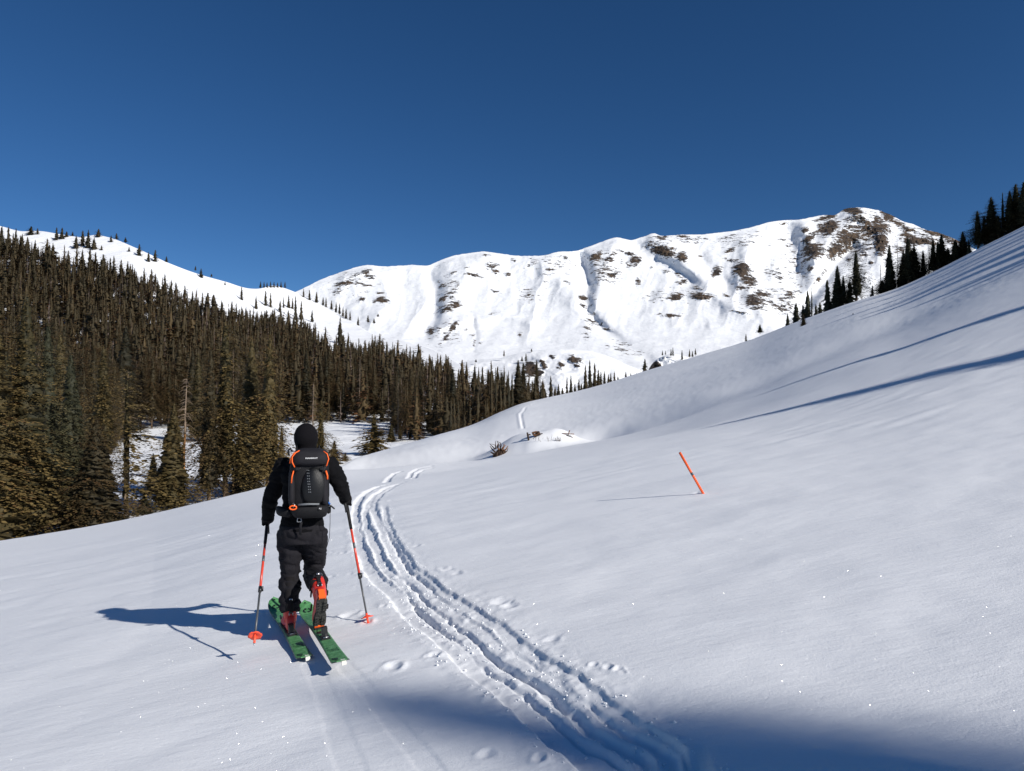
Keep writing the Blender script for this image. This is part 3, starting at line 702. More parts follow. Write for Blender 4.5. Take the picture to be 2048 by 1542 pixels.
tree_px(418,690,1008,70,BIG[1],'leftmost of the tall spruces with clear dark trunks left of the skier', group=G_EDGE)
tree_px(450,640,1002,105,olive(BIG[3]),'tallest spruce of the clump left of the skier with clear trunks', group=G_EDGE)
tree_px(492,820,992,60,BIG[2],'shorter full spruce at the right foot of the clump left of the skier', group=G_EDGE)
tree_px(497,670,975,80,olive(BIG[0]),'rusty topped spruce behind the clump left of the skier', group=G_EDGE)
tree_px(535,665,982,78,olive(BIG[1]),'tall spruce just left of the skier shoulder with a dark stem', group=G_EDGE)
tree_px(562,850,962,38,olive(BIG[3]),'slim spruce directly behind the skier left shoulder', group=G_EDGE)
tree_px(640,800,940,45,olive(BIG[3]),'spruce rising directly behind the skier hood', group=G_EDGE)
tree_px(668,880,928,34,olive(OPEN),'small open spruce just right of the skier shoulder', name='spruce_sapling')
tree_px(690,905,922,16,olive(OPEN),'tiny seedling spruce right of the small open spruce', name='spruce_sapling')
tree_px(748,826,910,48,olive(OPEN),'lone open branched spruce on the snow right of the skier', name='spruce_tree')
tree_px(625,765,905,38,DEADB,'grey dead spruce above the skier hood', name='dead_tree', cat='dead tree')
tree_px(306,905,985,34,olive(BIG[0]),'thin spruce in the snowy gap left of the bare orange trunk')
tree_px(10,700,1050,110,dark(BIG[0]),'dark shaded spruce between the huge edge spruce and the bare foot trunk', group=G_EDGE)
for px, tp, bs, wd in [(120,660,960,80),(205,690,930,75),(395,705,880,50),(782,848,884,22),(800,855,882,18),(820,862,880,14)]:
    tree_px(px, tp, bs, wd, olive(BIG[rt.randrange(4)]), 'brown green spruce at the foot of the forest behind the front row', group='second row spruces behind the large edge spruces')
FAT = 1.3
# bare trunk
P = ground_hit(363, 1013) ; P = hill_pt(363, 1016); T = at(374, 750, P.y); H = T.z - P.z
dt = empty('dead_tree', P, label='bare dead trunk, orange brown below and grey above, left of the skier', category='dead tree')
lean = (T.x - P.x) / H
low = trunk_mesh('trunk', H, .22, 77, n=9, lean=lean, twigs=0); low.materials.append(M['bark_orange']); low.materials.append(M['bark_pale'])
for p in low.polygons:
    if p.center.z > H * .55: p.material_index = 1
lo = bpy.data.objects.new('trunk', low); COL.objects.link(lo); lo.parent = dt
rb = random.Random(8); mb = MB()
for k in range(110):
    f = rb.uniform(.30, .97); a = rb.choice([rb.uniform(2.0, 4.3), rb.uniform(0, 6.28)]); L = (2.2 - 1.7 * f) * rb.uniform(.4, 1); x0 = lean * H * f; z = H * f
    pts = [(x0, 0, z), (x0 + math.cos(a) * L * .5, math.sin(a) * L * .5, z - L * .05), (x0 + math.cos(a) * L, math.sin(a) * L, z - L * rb.uniform(.15, .6))]
    mb.tube(pts, [.028, .02, .008], 3, cap=False)
link('twigs', mb.mesh('twigs'), M['bark_pale'], dt)

# forest on the hillside
TREELINE = [(-120,470),(0,490),(50,508),(100,522),(165,534),(227,550),(277,564),(337,588),(407,616),(485,634),(547,648),(595,660),(650,705),(700,722),(760,712),(800,725),(870,752),(930,775),(1000,795),(1040,812),(1100,818)]
FOOT = [(-120,1000),(0,990),(150,960),(250,880),(340,856),(420,850),(560,848),(640,852),(700,856),(760,872),(830,882),(900,880),(960,870),(1100,850)]
f_tl = smooth_interp([p[0] for p in TREELINE], [p[1] for p in TREELINE]); f_ft = smooth_interp([p[0] for p in FOOT], [p[1] for p in FOOT])
rf = np.random.RandomState(11); cells = {}; forest = []
for _ in range(60000):
    px = rf.uniform(-140, 1090); a, b = float(f_tl(px)), float(f_ft(px)); py = rf.uniform(a, b)
    P = hill_pt(px, py)
    # sparser near the treeline
    if (py - a) < 14 and rf.rand() > .6: continue
    if 255 < px < 790 and py > 858 - 14 * (px > 400): continue
    if px <= 255 and py > 905: continue
    dens = vn(np.array([P.x / 28.]), np.array([P.y / 28.]), 77)[0]
    rad = 4.4 + 1.6 * max(0, dens) + P.y / 360.
    key = (int(P.x // 9), int(P.y // 9)); ok = True
    for dx in (-1, 0, 1):
        for dy in (-1, 0, 1):
            for q in cells.get((key[0] + dx, key[1] + dy), []):
                if (q[0] - P.x) ** 2 + (q[1] - P.y) ** 2 < rad * rad: ok = False; break
            if not ok: break
        if not ok: break
    if not ok: continue
    cells.setdefault(key, []).append((P.x, P.y)); forest.append((P, px, py))
def fheight(P, px, py):
    h = 14.5 + 8.0 * rf.rand() ** 1.3 + 2.5 * sm(300, 600, P.y) * sm(420, 150, px) + 1.5 * sm(300, 120, P.y)
    a = float(f_tl(px)); h *= .85 + .15 * float(sm(0, 40, py - a)) + .17 * rf.randn()
    return max(5, h * (1 - .22 * float(sm(650, 900, px))))
forest = [(P, px, py, fheight(P, px, py)) for P, px, py in forest]
forest.sort(key=lambda q: -q[3] / q[0].y)
def zone(px, py):
    a = float(f_tl(px))
    cols = [(70, 'near the left photo edge'), (140, 'above the tall edge spruces'), (220, 'above the young spruce'), (300, 'above the pale trunk'), (390, 'behind the bare orange trunk'), (470, 'behind the stemmed clump'), (560, 'left of the hood'), (640, 'above the hood'), (720, 'right of the hood'), (800, 'above the lone spruce'), (880, 'past the lone spruce'), (960, 'above the root stump'), (2000, 'below the foothill cliff')]
    s = next(t for m_, t in cols if px < m_)
    if py - a < 45: return 'slender spruce on the upper forest edge ' + s, 'spruces on the upper edge of the forest'
    if py > 840: return 'brown green spruce at the foot of the forest ' + s, 'spruces at the foot of the forest'
    if py > 760: return 'brown green spruce low in the forest ' + s, 'spruces low in the forest'
    return 'brown green spruce half way up the forest ' + s, 'spruces in the middle of the forest'
NTH = 165; nd = 0
for i, (P, px, py, h) in enumerate(forest[:NTH]):
    lb, gp = zone(px, py); wd = h * rf.uniform(.23, .33)
    if rf.rand() < .10:
        tree(P - Vector((0, 0, .3)), h * .95, h * .2, DEADB, lb.replace('brown green spruce', 'grey dead spruce').replace('half way up the', 'in the').replace('slender spruce', 'grey dead spruce'), group=gp.replace('spruces', 'dead spruces'), name='dead_tree', cat='dead tree')
    else:
        tree(P - Vector((0, 0, .3)), h, wd, (BIG if h / P.y > .06 else MID)[rf.randint(4)], lb, group=gp)
VV = []; QQ = []; TT = []; n0 = 0; MI = []
for (P, px, py, h) in forest[NTH:]:
    V, Q, T = LOW[rf.randint(5)]; wd = h * rf.uniform(.27, .40); a = rf.rand() * 6.28
    c, s = math.cos(a), math.sin(a); k = wd / 2 / 1.45 * rf.uniform(.7, 1.5); g = rf.choice([-.15, 0, .08, .3], p=[.3, .35, .25, .1]) + rf.uniform(-.05, .05)
    v = np.stack([(V[:, 0] * c - V[:, 1] * s) * k + P.x, (V[:, 0] * s + V[:, 1] * c) * k + P.y, V[:, 2] * h / 10 + P.z - .3], -1)
    if rf.rand() < .13:                      # bare grey snag: a thin pole
        r0 = h * .012; hh = h * rf.uniform(.7, 1)
        v = np.array([[P.x + r0 * math.cos(b) * (1 - .8 * z), P.y + r0 * math.sin(b) * (1 - .8 * z), P.z - .3 + z * hh] for z in (0, 1) for b in (0, 2.1, 4.2)])
        VV.append(v); QQ.append(np.array([[0, 1, 4, 3], [1, 2, 5, 4], [2, 0, 3, 5]]) + n0); n0 += 6; TT.append(np.zeros(6)); MI += [1] * 3
        keep = rf.rand(len(Q)) < .12; V2 = V[Q[keep].ravel()]
        v = np.stack([(V2[:, 0] * c - V2[:, 1] * s) * k * .6 + P.x, (V2[:, 0] * s + V2[:, 1] * c) * k * .6 + P.y, V2[:, 2] * hh / 10 + P.z - .3], -1)
        VV.append(v); q2 = np.arange(len(V2)).reshape(-1, 4); QQ.append(q2 + n0); n0 += len(V2); TT.append(np.full(len(V2), .9)); MI += [1] * len(q2)
        continue
    VV.append(v); QQ.append(Q + n0); n0 += len(V); TT.append(np.clip(T + g, 0, 1)); MI += [0] * len(Q)
me = new_mesh('distant_forest', np.concatenate(VV), np.concatenate(QQ), smooth=False); attr(me, 'tone', np.concatenate(TT))
me.materials.append(M['needles']); me.materials.append(M['needles_dead']); me.polygons.foreach_set('material_index', np.array(MI, np.int32))
link('distant_forest', me, None, kind='stuff', label='dense mass of spruces further up the left hillside', category='forest')


# single trees on the white hill above the forest
for px, tp, bs, wd in [(-12,448,505,16),(3,450,510,18),(16,452,512,17),(31,455,512,15),(44,466,512,13),(54,472,512,14),(70,478,520,13)]:
    tree_px(px, tp, bs, wd, MID[rt.randrange(6)], 'spruce reaching the skyline at the top left corner of the forest', group='spruces reaching the skyline top left')
G_H = 'scattered spruces on the bare white hill top'
for px, tp, bs, wd, lb in [(62,452,470,16,'first clump spruce on the far left hill top'),(75,456,469,8,'small spruce just right of the first hill top clump'),(113,454,480,11,'left one of the spruce pair on the hill top skyline'),(124,454,478,12,'right one of the spruce pair on the hill top skyline'),(133,462,474,9,'low spruce right beside the hill top skyline pair'),(145,463,472,6,'tiny spruce between the skyline pair and the dark hill clump'),
    (152,470,497,14,'leftmost spruce of the dark clump on the white hill'),(165,460,492,14,'second spruce of the dark clump on the white hill'),(176,458,496,15,'tallest spruce of the dark clump on the white hill'),(188,474,499,13,'rightmost spruce of the dark clump on the white hill'),(197,457,474,12,'rounded spruce on the skyline above the dark clump'),
    (222,470,484,8,'small spruce just under the skyline right of the dark clump'),(233,466,478,8,'spruce on the skyline right of the dark clump'),(251,474,484,7,'small skyline spruce on the descending ridge'),(258,493,503,5,'tiny spruce on open snow below the descending ridge'),(278,487,511,12,'first of the three spruces on the open snow under the ridge'),(297,503,523,9,'second of the three spruces on the open snow under the ridge'),(310,499,523,12,'third of the three spruces on the open snow under the ridge'),(333,512,524,7,'small spruce at the ridge line right of the three spruces'),
    (391,531,540,5,'tiny skyline spruce left of the lone ridge spruce'),(402,536,555,10,'lone spruce on the ridge half way down'),(450,563,570,4,'tiny spruce on the lower ridge'),(423,547,553,5,'speck of a spruce on the ridge past the lone spruce'),(203,490,500,6,'tiny spruce below the dark clump'),(483,572,600,9,'spruce at the forest edge below the ridge')]:
    tree_px(px, tp, bs, wd, MID[rt.randrange(6)], lb, group=G_H)
for i, px in enumerate([521,528,534,541,548,555,562,570]):
    tree_px(px, 562 + (i % 3), 575, 5, MID[i % 6], 'tiny dark spruce on top of the rocky knob', group='spruces on the rocky knob')
for px, tp, bs, wd in [(607,577,594,6),(619,579,600,8),(633,583,605,9),(646,593,610,6),(652,594,614,6),(663,600,618,7),(672,602,624,7),(679,606,627,7),(686,612,633,6),(692,616,637,8),(700,622,640,6),(577,588,616,8),(567,592,616,5),(585,594,618,6),(624,619,644,9),(531,580,612,10),(541,584,615,8),(512,590,618,8),(560,600,625,9),(602,600,640,10),(591,590,640,10)]:
    tree_px(px, tp, bs, wd, MID[rt.randrange(6)], 'small spruce in the line descending the snowy ridge behind the forest', group='spruces stepping down the snowy ridge')
tree_px(680,632,686,17,MID[2],'lone conical spruce on the white slope above the forest, upper one of two')
tree_px(679,655,720,17,MID[4],'spruce just below the lone conical spruce on the white slope')
G_M = 'spruces on the foothills between forest and mountain'
for px, tp, bs, wd, D, lb in [(716,632,650,7,900,'left dark spruce on the white shoulder above the forest'),(736,630,644,8,950,'middle dark spruce on the white shoulder above the forest'),(748,636,646,7,960,'right dark spruce on the white shoulder above the forest'),(756,627,633,6,1000,'tiny spruce high on the white shoulder'),(1008,699,712,5,880,'upright little spruce alone on the foothill crest'),(1052,706,722,7,850,'larger spruce of the pair on the foothill'),(1044,712,722,6,850,'smaller spruce of the pair on the foothill'),(1063,697,703,5,890,'tiny spruce on the foothill crest'),(952,718,724,6,870,'tiny spruce at the left foot of the foothill')]:
    tree_px(px, tp, bs, wd, MID[rt.randrange(6)], lb, group=G_M, D=D, surf='far')
for px, tp, bs, wd, D in [(1290,717,744,14,560),(1325,700,710,4,610),(1331,700,709,3,610),(1342,697,711,5,610),(1346,694,711,5,610),(1364,699,719,6,600),(1379,697,713,5,600),(1385,701,713,5,600),(1391,696,709,5,600)]:
    tree_px(px, tp, bs, wd, MID[rt.randrange(6)], 'sunlit yellowish spruce left of the dark rock face' if px == 1290 else 'small spruce on top of the rocky knoll', group=None if px == 1290 else 'spruces on the rocky knoll', D=D, surf='far')
# valley row behind the near crest
G_V = 'spruces standing in a row behind the crest of the slope'
for px, tp, wd in [(983,727,10),(992,732,9),(1001,742,11),(1008,728,14),(1017,738,12),(1024,744,12),(1035,757,13),(1046,765,12),(1057,770,13),(1070,749,15),(1082,768,12),(1090,776,12),(1102,750,13),(1110,772,10),(1117,767,12),(1125,775,11),(1134,753,9),(1142,748,10),(1150,765,9),(1158,756,9),(1163,766,9),(1171,729,13),(1180,718,14),(1190,723,14),(1197,738,12),(1202,742,9),(1209,740,9),(1217,748,8),(1222,745,8),(1229,741,8),(1236,752,8),(1252,742,8),(1262,745,5),(1273,746,5)]:
    tree_px(px, tp, 800, wd, MID[rt.randrange(6)], {1171:'left one of the three tallest spruces behind the slope crest', 1180:'middle and highest of the three tallest spruces behind the slope crest', 1190:'right one of the three tallest spruces behind the slope crest'}.get(px, 'dark spruce behind the slope crest ' + next(t for m_, t in [(1030, 'at the end of the forest'), (1075, 'under the foothill cliff'), (1130, 'right of the foothill cliff'), (1170, 'left of the three tallest'), (1240, 'right of the three tallest'), (2000, 'last and smallest ones near the rocky knoll')] if px < m_)), group=G_V, surf='crest')
for k in range(24):
    px = rt.uniform(900, 1065); 
    tree_px(px, float(f_tl(px)) + rt.uniform(0, 60) * (1 if px < 1000 else .4), 880, rt.uniform(9, 13), MID[rt.randrange(6)], 'dark spruce in the row just behind the crest of the slope', group=G_V, surf='crest')
# right skyline trees
G_R = 'dark spruces on the skyline of the right slope'
RT = [(1575,626,9,MID),(1592,604,15,MID),(1606,606,10,MID),(1615,580,14,MID),(1623,572,7,SPIKE),(1632,607,9,MID),(1640,604,11,MID),(1655,558,16,MID),(1675,529,20,BIG),(1687,550,16,BIG),(1700,560,18,MID),(1713,501,36,BIG),(1745,570,7,MID),(1765,560,24,BIG),(1762,527,4,SPIKE),(1781,487,22,BIG),(1797,473,14,DEADB),(1818,474,32,BIG),(1830,490,28,BIG),(1808,500,24,BIG),(1848,500,20,BIG),(1859,481,18,DEADB),(1868,478,20,BIG),(1885,466,20,BIG),(1878,482,24,BIG),(1897,495,18,BIG),(1913,478,22,BIG),(1928,462,20,BIG),(1940,478,8,MID),(1959,420,30,BIG),(1972,430,24,BIG),(1987,392,32,BIG),(2000,430,24,BIG),(2008,383,14,SPIKE),(2024,380,26,BIG),(2037,366,30,BIG),(2052,362,30,BIG),(2068,350,34,BIG),(2090,352,34,BIG),(2115,340,34,BIG)]
LB = {1713:'broad tall spruce standing alone at the middle of the right skyline',1655:'slim spruce left of the broad tall skyline spruce',1675:'spruce touching the left side of the broad tall skyline spruce',1797:'grey dead spruce among the dark skyline spruces',1859:'bare reddish dead spruce on the right skyline',1623:'thin broken spire among the small skyline spruces',2008:'thin spire between the highest skyline spruces',1987:'wide tall spruce in the highest group at the right edge',1928:'single pointed spruce left of the highest skyline group',1913:'stout spruce left of the single pointed one on the skyline',1781:'spruce just left of the grey dead skyline spruce',1762:'bare thin pole of a dead tree left of the dark skyline group'}
for px, tp, wd, pr in RT:
    p = pr[rt.randrange(len(pr))] if isinstance(pr, list) else pr
    dead = p is DEADB
    tree_px(px, tp, 600, wd * 1.5, p if dead else dark(p), LB.get(px, 'dark skyline spruce ' + next(t for m_, t in [(1660, 'among the small ones left of the slim spruce'), (1740, 'close beside the broad tall spruce'), (1792, 'left of the grey dead tree'), (1845, 'just right of the grey dead tree'), (1905, 'around the reddish dead tree'), (1990, 'at the left of the highest group'), (3000, 'in the highest group at the right edge')] if px < m_)), group=None if px in LB else G_R, surf='crest', name='dead_tree' if dead else 'spruce_tree', cat='dead tree' if dead else 'tree')
tree_px(1607,628,651,12,YOUNG,'small yellow green spruce on the snow just below the right skyline', surf='slope')
tree_px(1520,648,664,12,dark(YOUNG),'small dark spruce at the slope edge left of the yellow green one', surf='slope')
tree_px(1492,667,682,6,MID[1],'tiny spruce on the slope edge, leftmost of the lone little ones', surf='slope')
tree_px(1706,626,629,3,MID[0],'tiny seedling tip in the snow below the skyline shadows', surf='slope', name='spruce_sapling')

# trees outside the frame whose shadows fall into the view
def caster(px, py, H, wd, proto, lab, grp='spruces beyond the right edge that throw long shadows'):
    P = ground_hit(px, py); d = 0
    while d < 200:
        d += .25; q = P + SUN_AZ * d; hz = P.z + d * math.tan(SUN_EL)
        if hz - gz(q.x, q.y) > H: break
    b = P + SUN_AZ * d; b.z = gz(b.x, b.y) - .3
    
    return tree(b, H + .3, wd, proto, lab, group=grp)
caster(1380, 862, 20, 7.0, BIG[2], 'spruce throwing the lower of the two long shadows on the right')
caster(1470, 806, 16, 5.0, BIG[2], 'slim spruce throwing the upper of the two long shadows on the right')
for px, py, H, wd in [(1560,662,16,8.0),(1620,652,17,8.0),(1690,650,18,8),(1580,676,16,5.0),(1790,628,17,8.4),(1650,630,17,8.2),(1860,608,18,8.6),(1740,606,17,8.4),(1910,565,17,8.5),(1810,588,17,8.5),(1700,640,15,7),(1760,618,15,7),(1880,590,16,8),(1960,560,17,9),(1850,570,18,9),(1880,548,18,12),(1930,524,18,12),(1985,502,18,12),(1960,545,16,10),(1900,600,15,7)]:
    caster(px, py, H, wd, BIG[(0, 2)[rt.randrange(2)]], 'dark spruce beyond the right edge above the striped shadows')
for px, py, H, wd, pr in [(520,1368,18,5.0,BIG[0]),(1080,1408,16,4.2,BIG[3]),(1340,1430,17,4.6,BIG[2]),(1620,1425,28,3.3,BIG[3]),(1930,1415,28,3.6,BIG[3])]:
    caster(px, py, H, wd, pr, 'spruce behind the camera whose soft shadow darkens the foreground', 'spruces behind the camera')

# ------------------------------------------------------------------ materials for the small things
M['orange'] = mat('fluorescent orange', (.95, .13, .03), .45, .4)
M['pole_red'] = mat('red pole lacquer', (.62, .055, .03), .3, .5, noise=.15, nscale=40)
M['carbon'] = mat('grey pole shaft', (.075, .08, .085), .35, .5)
M['grip'] = mat('black foam grip', (.012, .012, .013), .7, .3, bump=.3, bscale=120)
M['basket'] = mat('translucent orange basket', (.95, .10, .045), .4, .4)
M['black_plastic'] = mat('black plastic', (.014, .014, .015), .4, .5)
M['steel'] = mat('brushed steel', (.55, .55, .56), .35, .5, metal=.9)
M['jacket'] = mat('black fleece jacket', (.0045, .0045, .0055), .95, .12, noise=.3, nscale=30, bump=.35, bscale=90)
M['hood'] = mat('black knit hood', (.0055, .005, .0065), .95, .12, bump=.5, bscale=160)
M['trousers'] = mat('charcoal soft shell trousers', (.0115, .0108, .0138), .85, .2, noise=.2, nscale=18, bump=.3, bscale=110)
M['panel'] = mat('black stretch panel', (.010, .009, .010), .85, .2)
M['skin'] = mat('skin', (.55, .33, .24), .5, .4)
M['pack'] = mat('black pack cloth', (.0065, .0065, .008), .7, .25, noise=.25, nscale=40, bump=.35, bscale=220)
M['pack_grey'] = mat('dark grey pack cloth', (.014, .0135, .0165), .75, .25, noise=.2, nscale=40, bump=.35, bscale=220)
M['net'] = mat('glossy black helmet under net', (.0055, .006, .007), .42, .35, bump=.25, bscale=260)
M['orange_cord'] = mat('orange cord', (.95, .14, .02), .5, .3)
M['white_print'] = mat('white print', (.55, .55, .55), .6, .3)
M['grey_print'] = mat('grey print', (.16, .17, .18), .6, .3)
M['blue'] = mat('blue strap', (.02, .12, .42), .5, .3)
M['boot_red'] = mat('red boot plastic', (.60, .035, .022), .35, .5, noise=.2, nscale=25)
M['boot_orange'] = mat('orange heel plastic', (.85, .13, .02), .4, .5)
M['sole'] = mat('worn dark rubber sole', (.045, .045, .042), .85, .2, noise=.7, nscale=45, bump=.8, bscale=90)
M['ski_green'] = mat('green ski topsheet with frost and scuffs', (.055, .27, .075), .45, .35, noise=.5, nscale=30, bump=.3, bscale=80)
M['ski_green'].node_tree.nodes['Color Ramp'].color_ramp.elements[1].color = (.17, .42, .19, 1); M['ski_green'].node_tree.nodes['Color Ramp'].color_ramp.elements[1].position = .78
M['ski_edge'] = mat('dark ski edge', (.03, .03, .03), .4, .5)
M['ski_dark'] = mat('dark green print', (.012, .05, .03), .5, .3)
M['white_plastic'] = mat('cream white plastic', (.75, .73, .66), .5, .3)
M['wood'] = mat('weathered brown wood', (.17, .085, .045), .85, .15, noise=.55, nscale=5, bump=.8, bscale=14)
M['wood_dark'] = mat('dark wet wood', (.05, .032, .022), .85, .15, noise=.5, nscale=6, bump=.8, bscale=14)

def inside_frame(o_loc, xdir, up=Vector((0, 0, 1))):
    x = Vector(xdir).normalized(); y = up.cross(x).normalized(); z = x.cross(y)
    m = Matrix((x, y, z)).transposed().to_4x4(); m.translation = o_loc; return m
def setm(o, m):
    o.matrix_world = m; return o

# ------------------------------------------------------------------ skis
tipL = ground_hit(549, 1214, .03); tailL = ground_hit(612, 1320, .012)
tipR = ground_hit(611, 1222, .05); tailR = ground_hit(684, 1329, .085)
SKI_L = 1.80
def make_ski(tip, tail, label, name='ski'):
    d = (tip - tail).normalized(); mid = (tip + tail) / 2
    root = empty(name, (0, 0, 0), label=label, category='ski', group='the two green touring skis')
    m = inside_frame(tail, d, Vector((-.10, 0, 1)).normalized()); setm(root, m)
    L = (tip - tail).length
    def width(f):
        w = .047 + .0125 * ((f - .45) / .45) ** 2 * (1.25 if f > .45 else .9)
        if f > .93: w *= math.sqrt(max(0, 1 - ((f - .93) / .07) ** 2)) * .98 + .02
        if f < .03: w *= .55 + .45 * math.sqrt(max(0, 1 - ((.03 - f) / .03) ** 2))
        return w
    def zc(f): return .16 * max(0, (f - .86) / .14) ** 2 * .55 + .02 * max(0, (.06 - f) / .06) ** 2
    n = 60; V = []; Fc = []; mi = []
    for i in range(n + 1):
        f = i / n; w_ = width(f); z = zc(f); th = .006 + .012 * math.exp(-((f - .45) / .25) ** 2)
        V += [(f * L, -w_, z), (f * L, -w_ * .97, z + th * .7), (f * L, -w_ * .8, z + th), (f * L, w_ * .8, z + th), (f * L, w_ * .97, z + th * .7), (f * L, w_, z)]
    for i in range(n):
        for k in range(6):
            a = i * 6 + k; b = i * 6 + (k + 1) % 6; Fc.append((a, b, b + 6, a + 6)); mi.append(1 if k in (0, 4, 5) else 0)
    Fc.append((0, 1, 2, 3, 4, 5)); mi.append(0); e = n * 6; Fc.append((e + 5, e + 4, e + 3, e + 2, e + 1, e)); mi.append(0)
    me = bpy.data.meshes.new('topsheet'); me.from_pydata(V, [], Fc); me.update()
    bm = bmesh.new(); bm.from_mesh(me); bmesh.ops.recalc_face_normals(bm, faces=bm.faces); bm.to_mesh(me); bm.free()
    link('ski_body', me, [M['ski_green'], M['ski_edge']], root)
    me.polygons.foreach_set('material_index', np.array(mi, np.int32))
    # round arrow logo near the tip
    f0 = .925; zt = lambda f: zc(f) + .0085
    mb = MB()
    for s0 in (0, math.pi):
        for k in range(9):
            a0 = s0 + .35 + k * .26; a1 = a0 + .27
            q = []
            for a, r_ in ((a0, .022), (a1, .022), (a1, .034), (a0, .034)):
                fx = f0 * L + r_ * math.cos(a); q.append((fx, r_ * math.sin(a), zc(fx / L) + .0105))
            mb.add(q, [(0, 1, 2, 3)])
        a = s0 + .25; P = []
        for rr_, aa in ((.010, a + .5), (.042, a + .15), (.030, a - .25)):
            fx = f0 * L + rr_ * math.cos(aa); P.append((fx, rr_ * math.sin(aa), zc(fx / L) + .0107))
        mb.add(P, [(0, 1, 2)])
    fx = .975 * L
    mb.add([(fx, -.012, zc(.975) + .011), (fx + .02, 0, zc(.985) + .013), (fx, .012, zc(.975) + .011), (fx + .006, 0, zc(.978) + .0115)], [(0, 3, 1), (3, 2, 1)])
    link('logo', mb.mesh('logo', False), M['black_plastic'], root)
    # dark print near the tail, broken letter-like strokes
    rr = random.Random(4); mb = MB()
    for k in range(26):
        x = L * rr.uniform(.17, .23); y = rr.uniform(-.040, .036); z = .0195 - .0 
        l, w_ = rr.uniform(.008, .022), rr.uniform(.003, .006)
        th = .006 + .012 * math.exp(-((x / L - .45) / .25) ** 2)
        if rr.random() < .5: l, w_ = w_, l
        mb.add([(x, y, th + .0012), (x + l, y, th + .0016), (x + l, y + w_, th + .0016), (x, y + w_, th + .0012)], [(0, 1, 2, 3)])
    th = .0075
    mb.add([(L * .045, .012, th + .0045), (L * .075, .0, th + .003), (L * .085, .036, th + .003), (L * .06, .04, th + .0035)], [(0, 1, 2, 3)])
    link('print', mb.mesh('print', False), M['ski_dark'], root, kind='stuff')
    # tail clip of the climbing skin
    mb = MB(); mb.box((.012, -.012, .014), (.045, .026, .016)); mb.box((-.008, -.012, .008), (.012, .030, .022))
    mb.add([(.03, -.020, .0125), (.085, -.008, .0115), (.03, .004, .0125)], [(0, 1, 2)])
    link('skin_clip', mb.mesh('skin_clip', False), M['white_plastic'], root)
    return root, L, d
skiL, LL, dL = make_ski(tipL, tailL, 'left green touring ski flat on the snow under the planted boot')
skiR, LR, dR = make_ski(tipR, tailR, 'right green touring ski under the raised heel, tail lifted off the snow')
PIN = .56
def binding(root, L):
    th = .018
    mb = MB(); x = PIN * L
    mb.box((x + .005, 0, th + .006), (.10, .062, .012)); mb.box((x, .030, th + .022), (.03, .012, .030)); mb.box((x, -.030, th + .022), (.03, .012, .030)); mb.box((x + .05, 0, th + .018), (.045, .03, .016))
    link('toe_piece', mb.mesh('toe_piece', False), M['black_plastic'], root)
    mb = MB(); xh = x - .325
    mb.box((xh - .01, 0, th + .005), (.115, .060, .010)); mb.tube([(xh, 0, th + .01), (xh, 0, th + .060)], [.024, .021], 12)
    mb.box((xh + .004, 0, th + .066), (.050, .040, .016)); mb.box((xh + .03, 0, th + .045), (.02, .03, .012)); mb.box((xh - .018, 0, th + .05), (.02, .034, .03))
    o = link('heel_piece', mb.mesh('heel_piece', False), M['black_plastic'], root)
    mb = MB(); mb.tube([(xh + .022, -.007, th + .046), (xh + .050, -.007, th + .046)], .0035, 6); mb.tube([(xh + .022, .007, th + .046), (xh + .050, .007, th + .046)], .0035, 6)
    mb.tube([(xh - .05, -.02, th + .012), (xh - .05, .02, th + .012)], .004, 6)
    link('pin', mb.mesh('pin'), M['steel'], o)
    mb = MB(); xb = x - .17; mb.box((xb, 0, th + .004), (.05, .058, .008)); mb.tube([(xb, .034, th + .01), (xb - .05, .036, th + .05)], .003, 5)
    link('brake', mb.mesh('brake', False), M['black_plastic'], root)
binding(skiL, LL); binding(skiR, LR)

# ------------------------------------------------------------------ the skier
person = empty('person', tuple(ground_hit(590, 1272)), label='ski tourer in black hooded jacket and charcoal trousers seen from behind, striding on green skis', category='person')
PO = Vector(person.location)
def W(px, py, y): return at(px, py, y)
Y0 = (tailL.lerp(tipL, PIN)).y - .12          # depth of the trunk
pinL = tailL.lerp(tipL, PIN) + Vector((0, 0, .045)); pinR = tailR.lerp(tipR, PIN) + Vector((0, 0, .045))

HD = Vector((dL.x, dL.y, 0)).normalized()      # heading
SIDE = Vector((HD.y, -HD.x, 0))                # to the skier's right
def px_len(p, y): return p / F * y

J = dict(head=W(612, 876, Y0 + .04), neck=W(612, 912, Y0 + .03), chest=W(612, 950, Y0 + .02), waist=W(606, 1030, Y0), pelvis=W(603, 1062, Y0),
         shL=W(568, 934, Y0 + .06), shR=W(659, 932, Y0 - .00), elL=W(541, 998, Y0 + .10), elR=W(682, 972, Y0 + .02), haL=W(535, 1042, Y0 + .26), haR=W(692, 1001, Y0 + .22),
         hipL=W(580, 1072, Y0 + .02), hipR=W(630, 1072, Y0 - .0))
ankL = pinL - HD * .215 + Vector((0, 0, .115))
PITCH_R = R(57)
dRr = Vector((dR.x, dR.y, 0)).normalized()
footR = dRr * math.cos(PITCH_R) + Vector((0, 0, -1)) * math.sin(PITCH_R)         # heel -> toe direction, toe down
upR = dRr * math.sin(PITCH_R) + Vector((0, 0, 1)) * math.cos(PITCH_R)
ankR = pinR - footR * .215 + upR * .115
J['knL'] = W(580, 1150, ankL.y + .10); J['knR'] = W(627, 1147, Y0 + .26)

def L_(p): return Vector(p) - PO               # into the person's own space

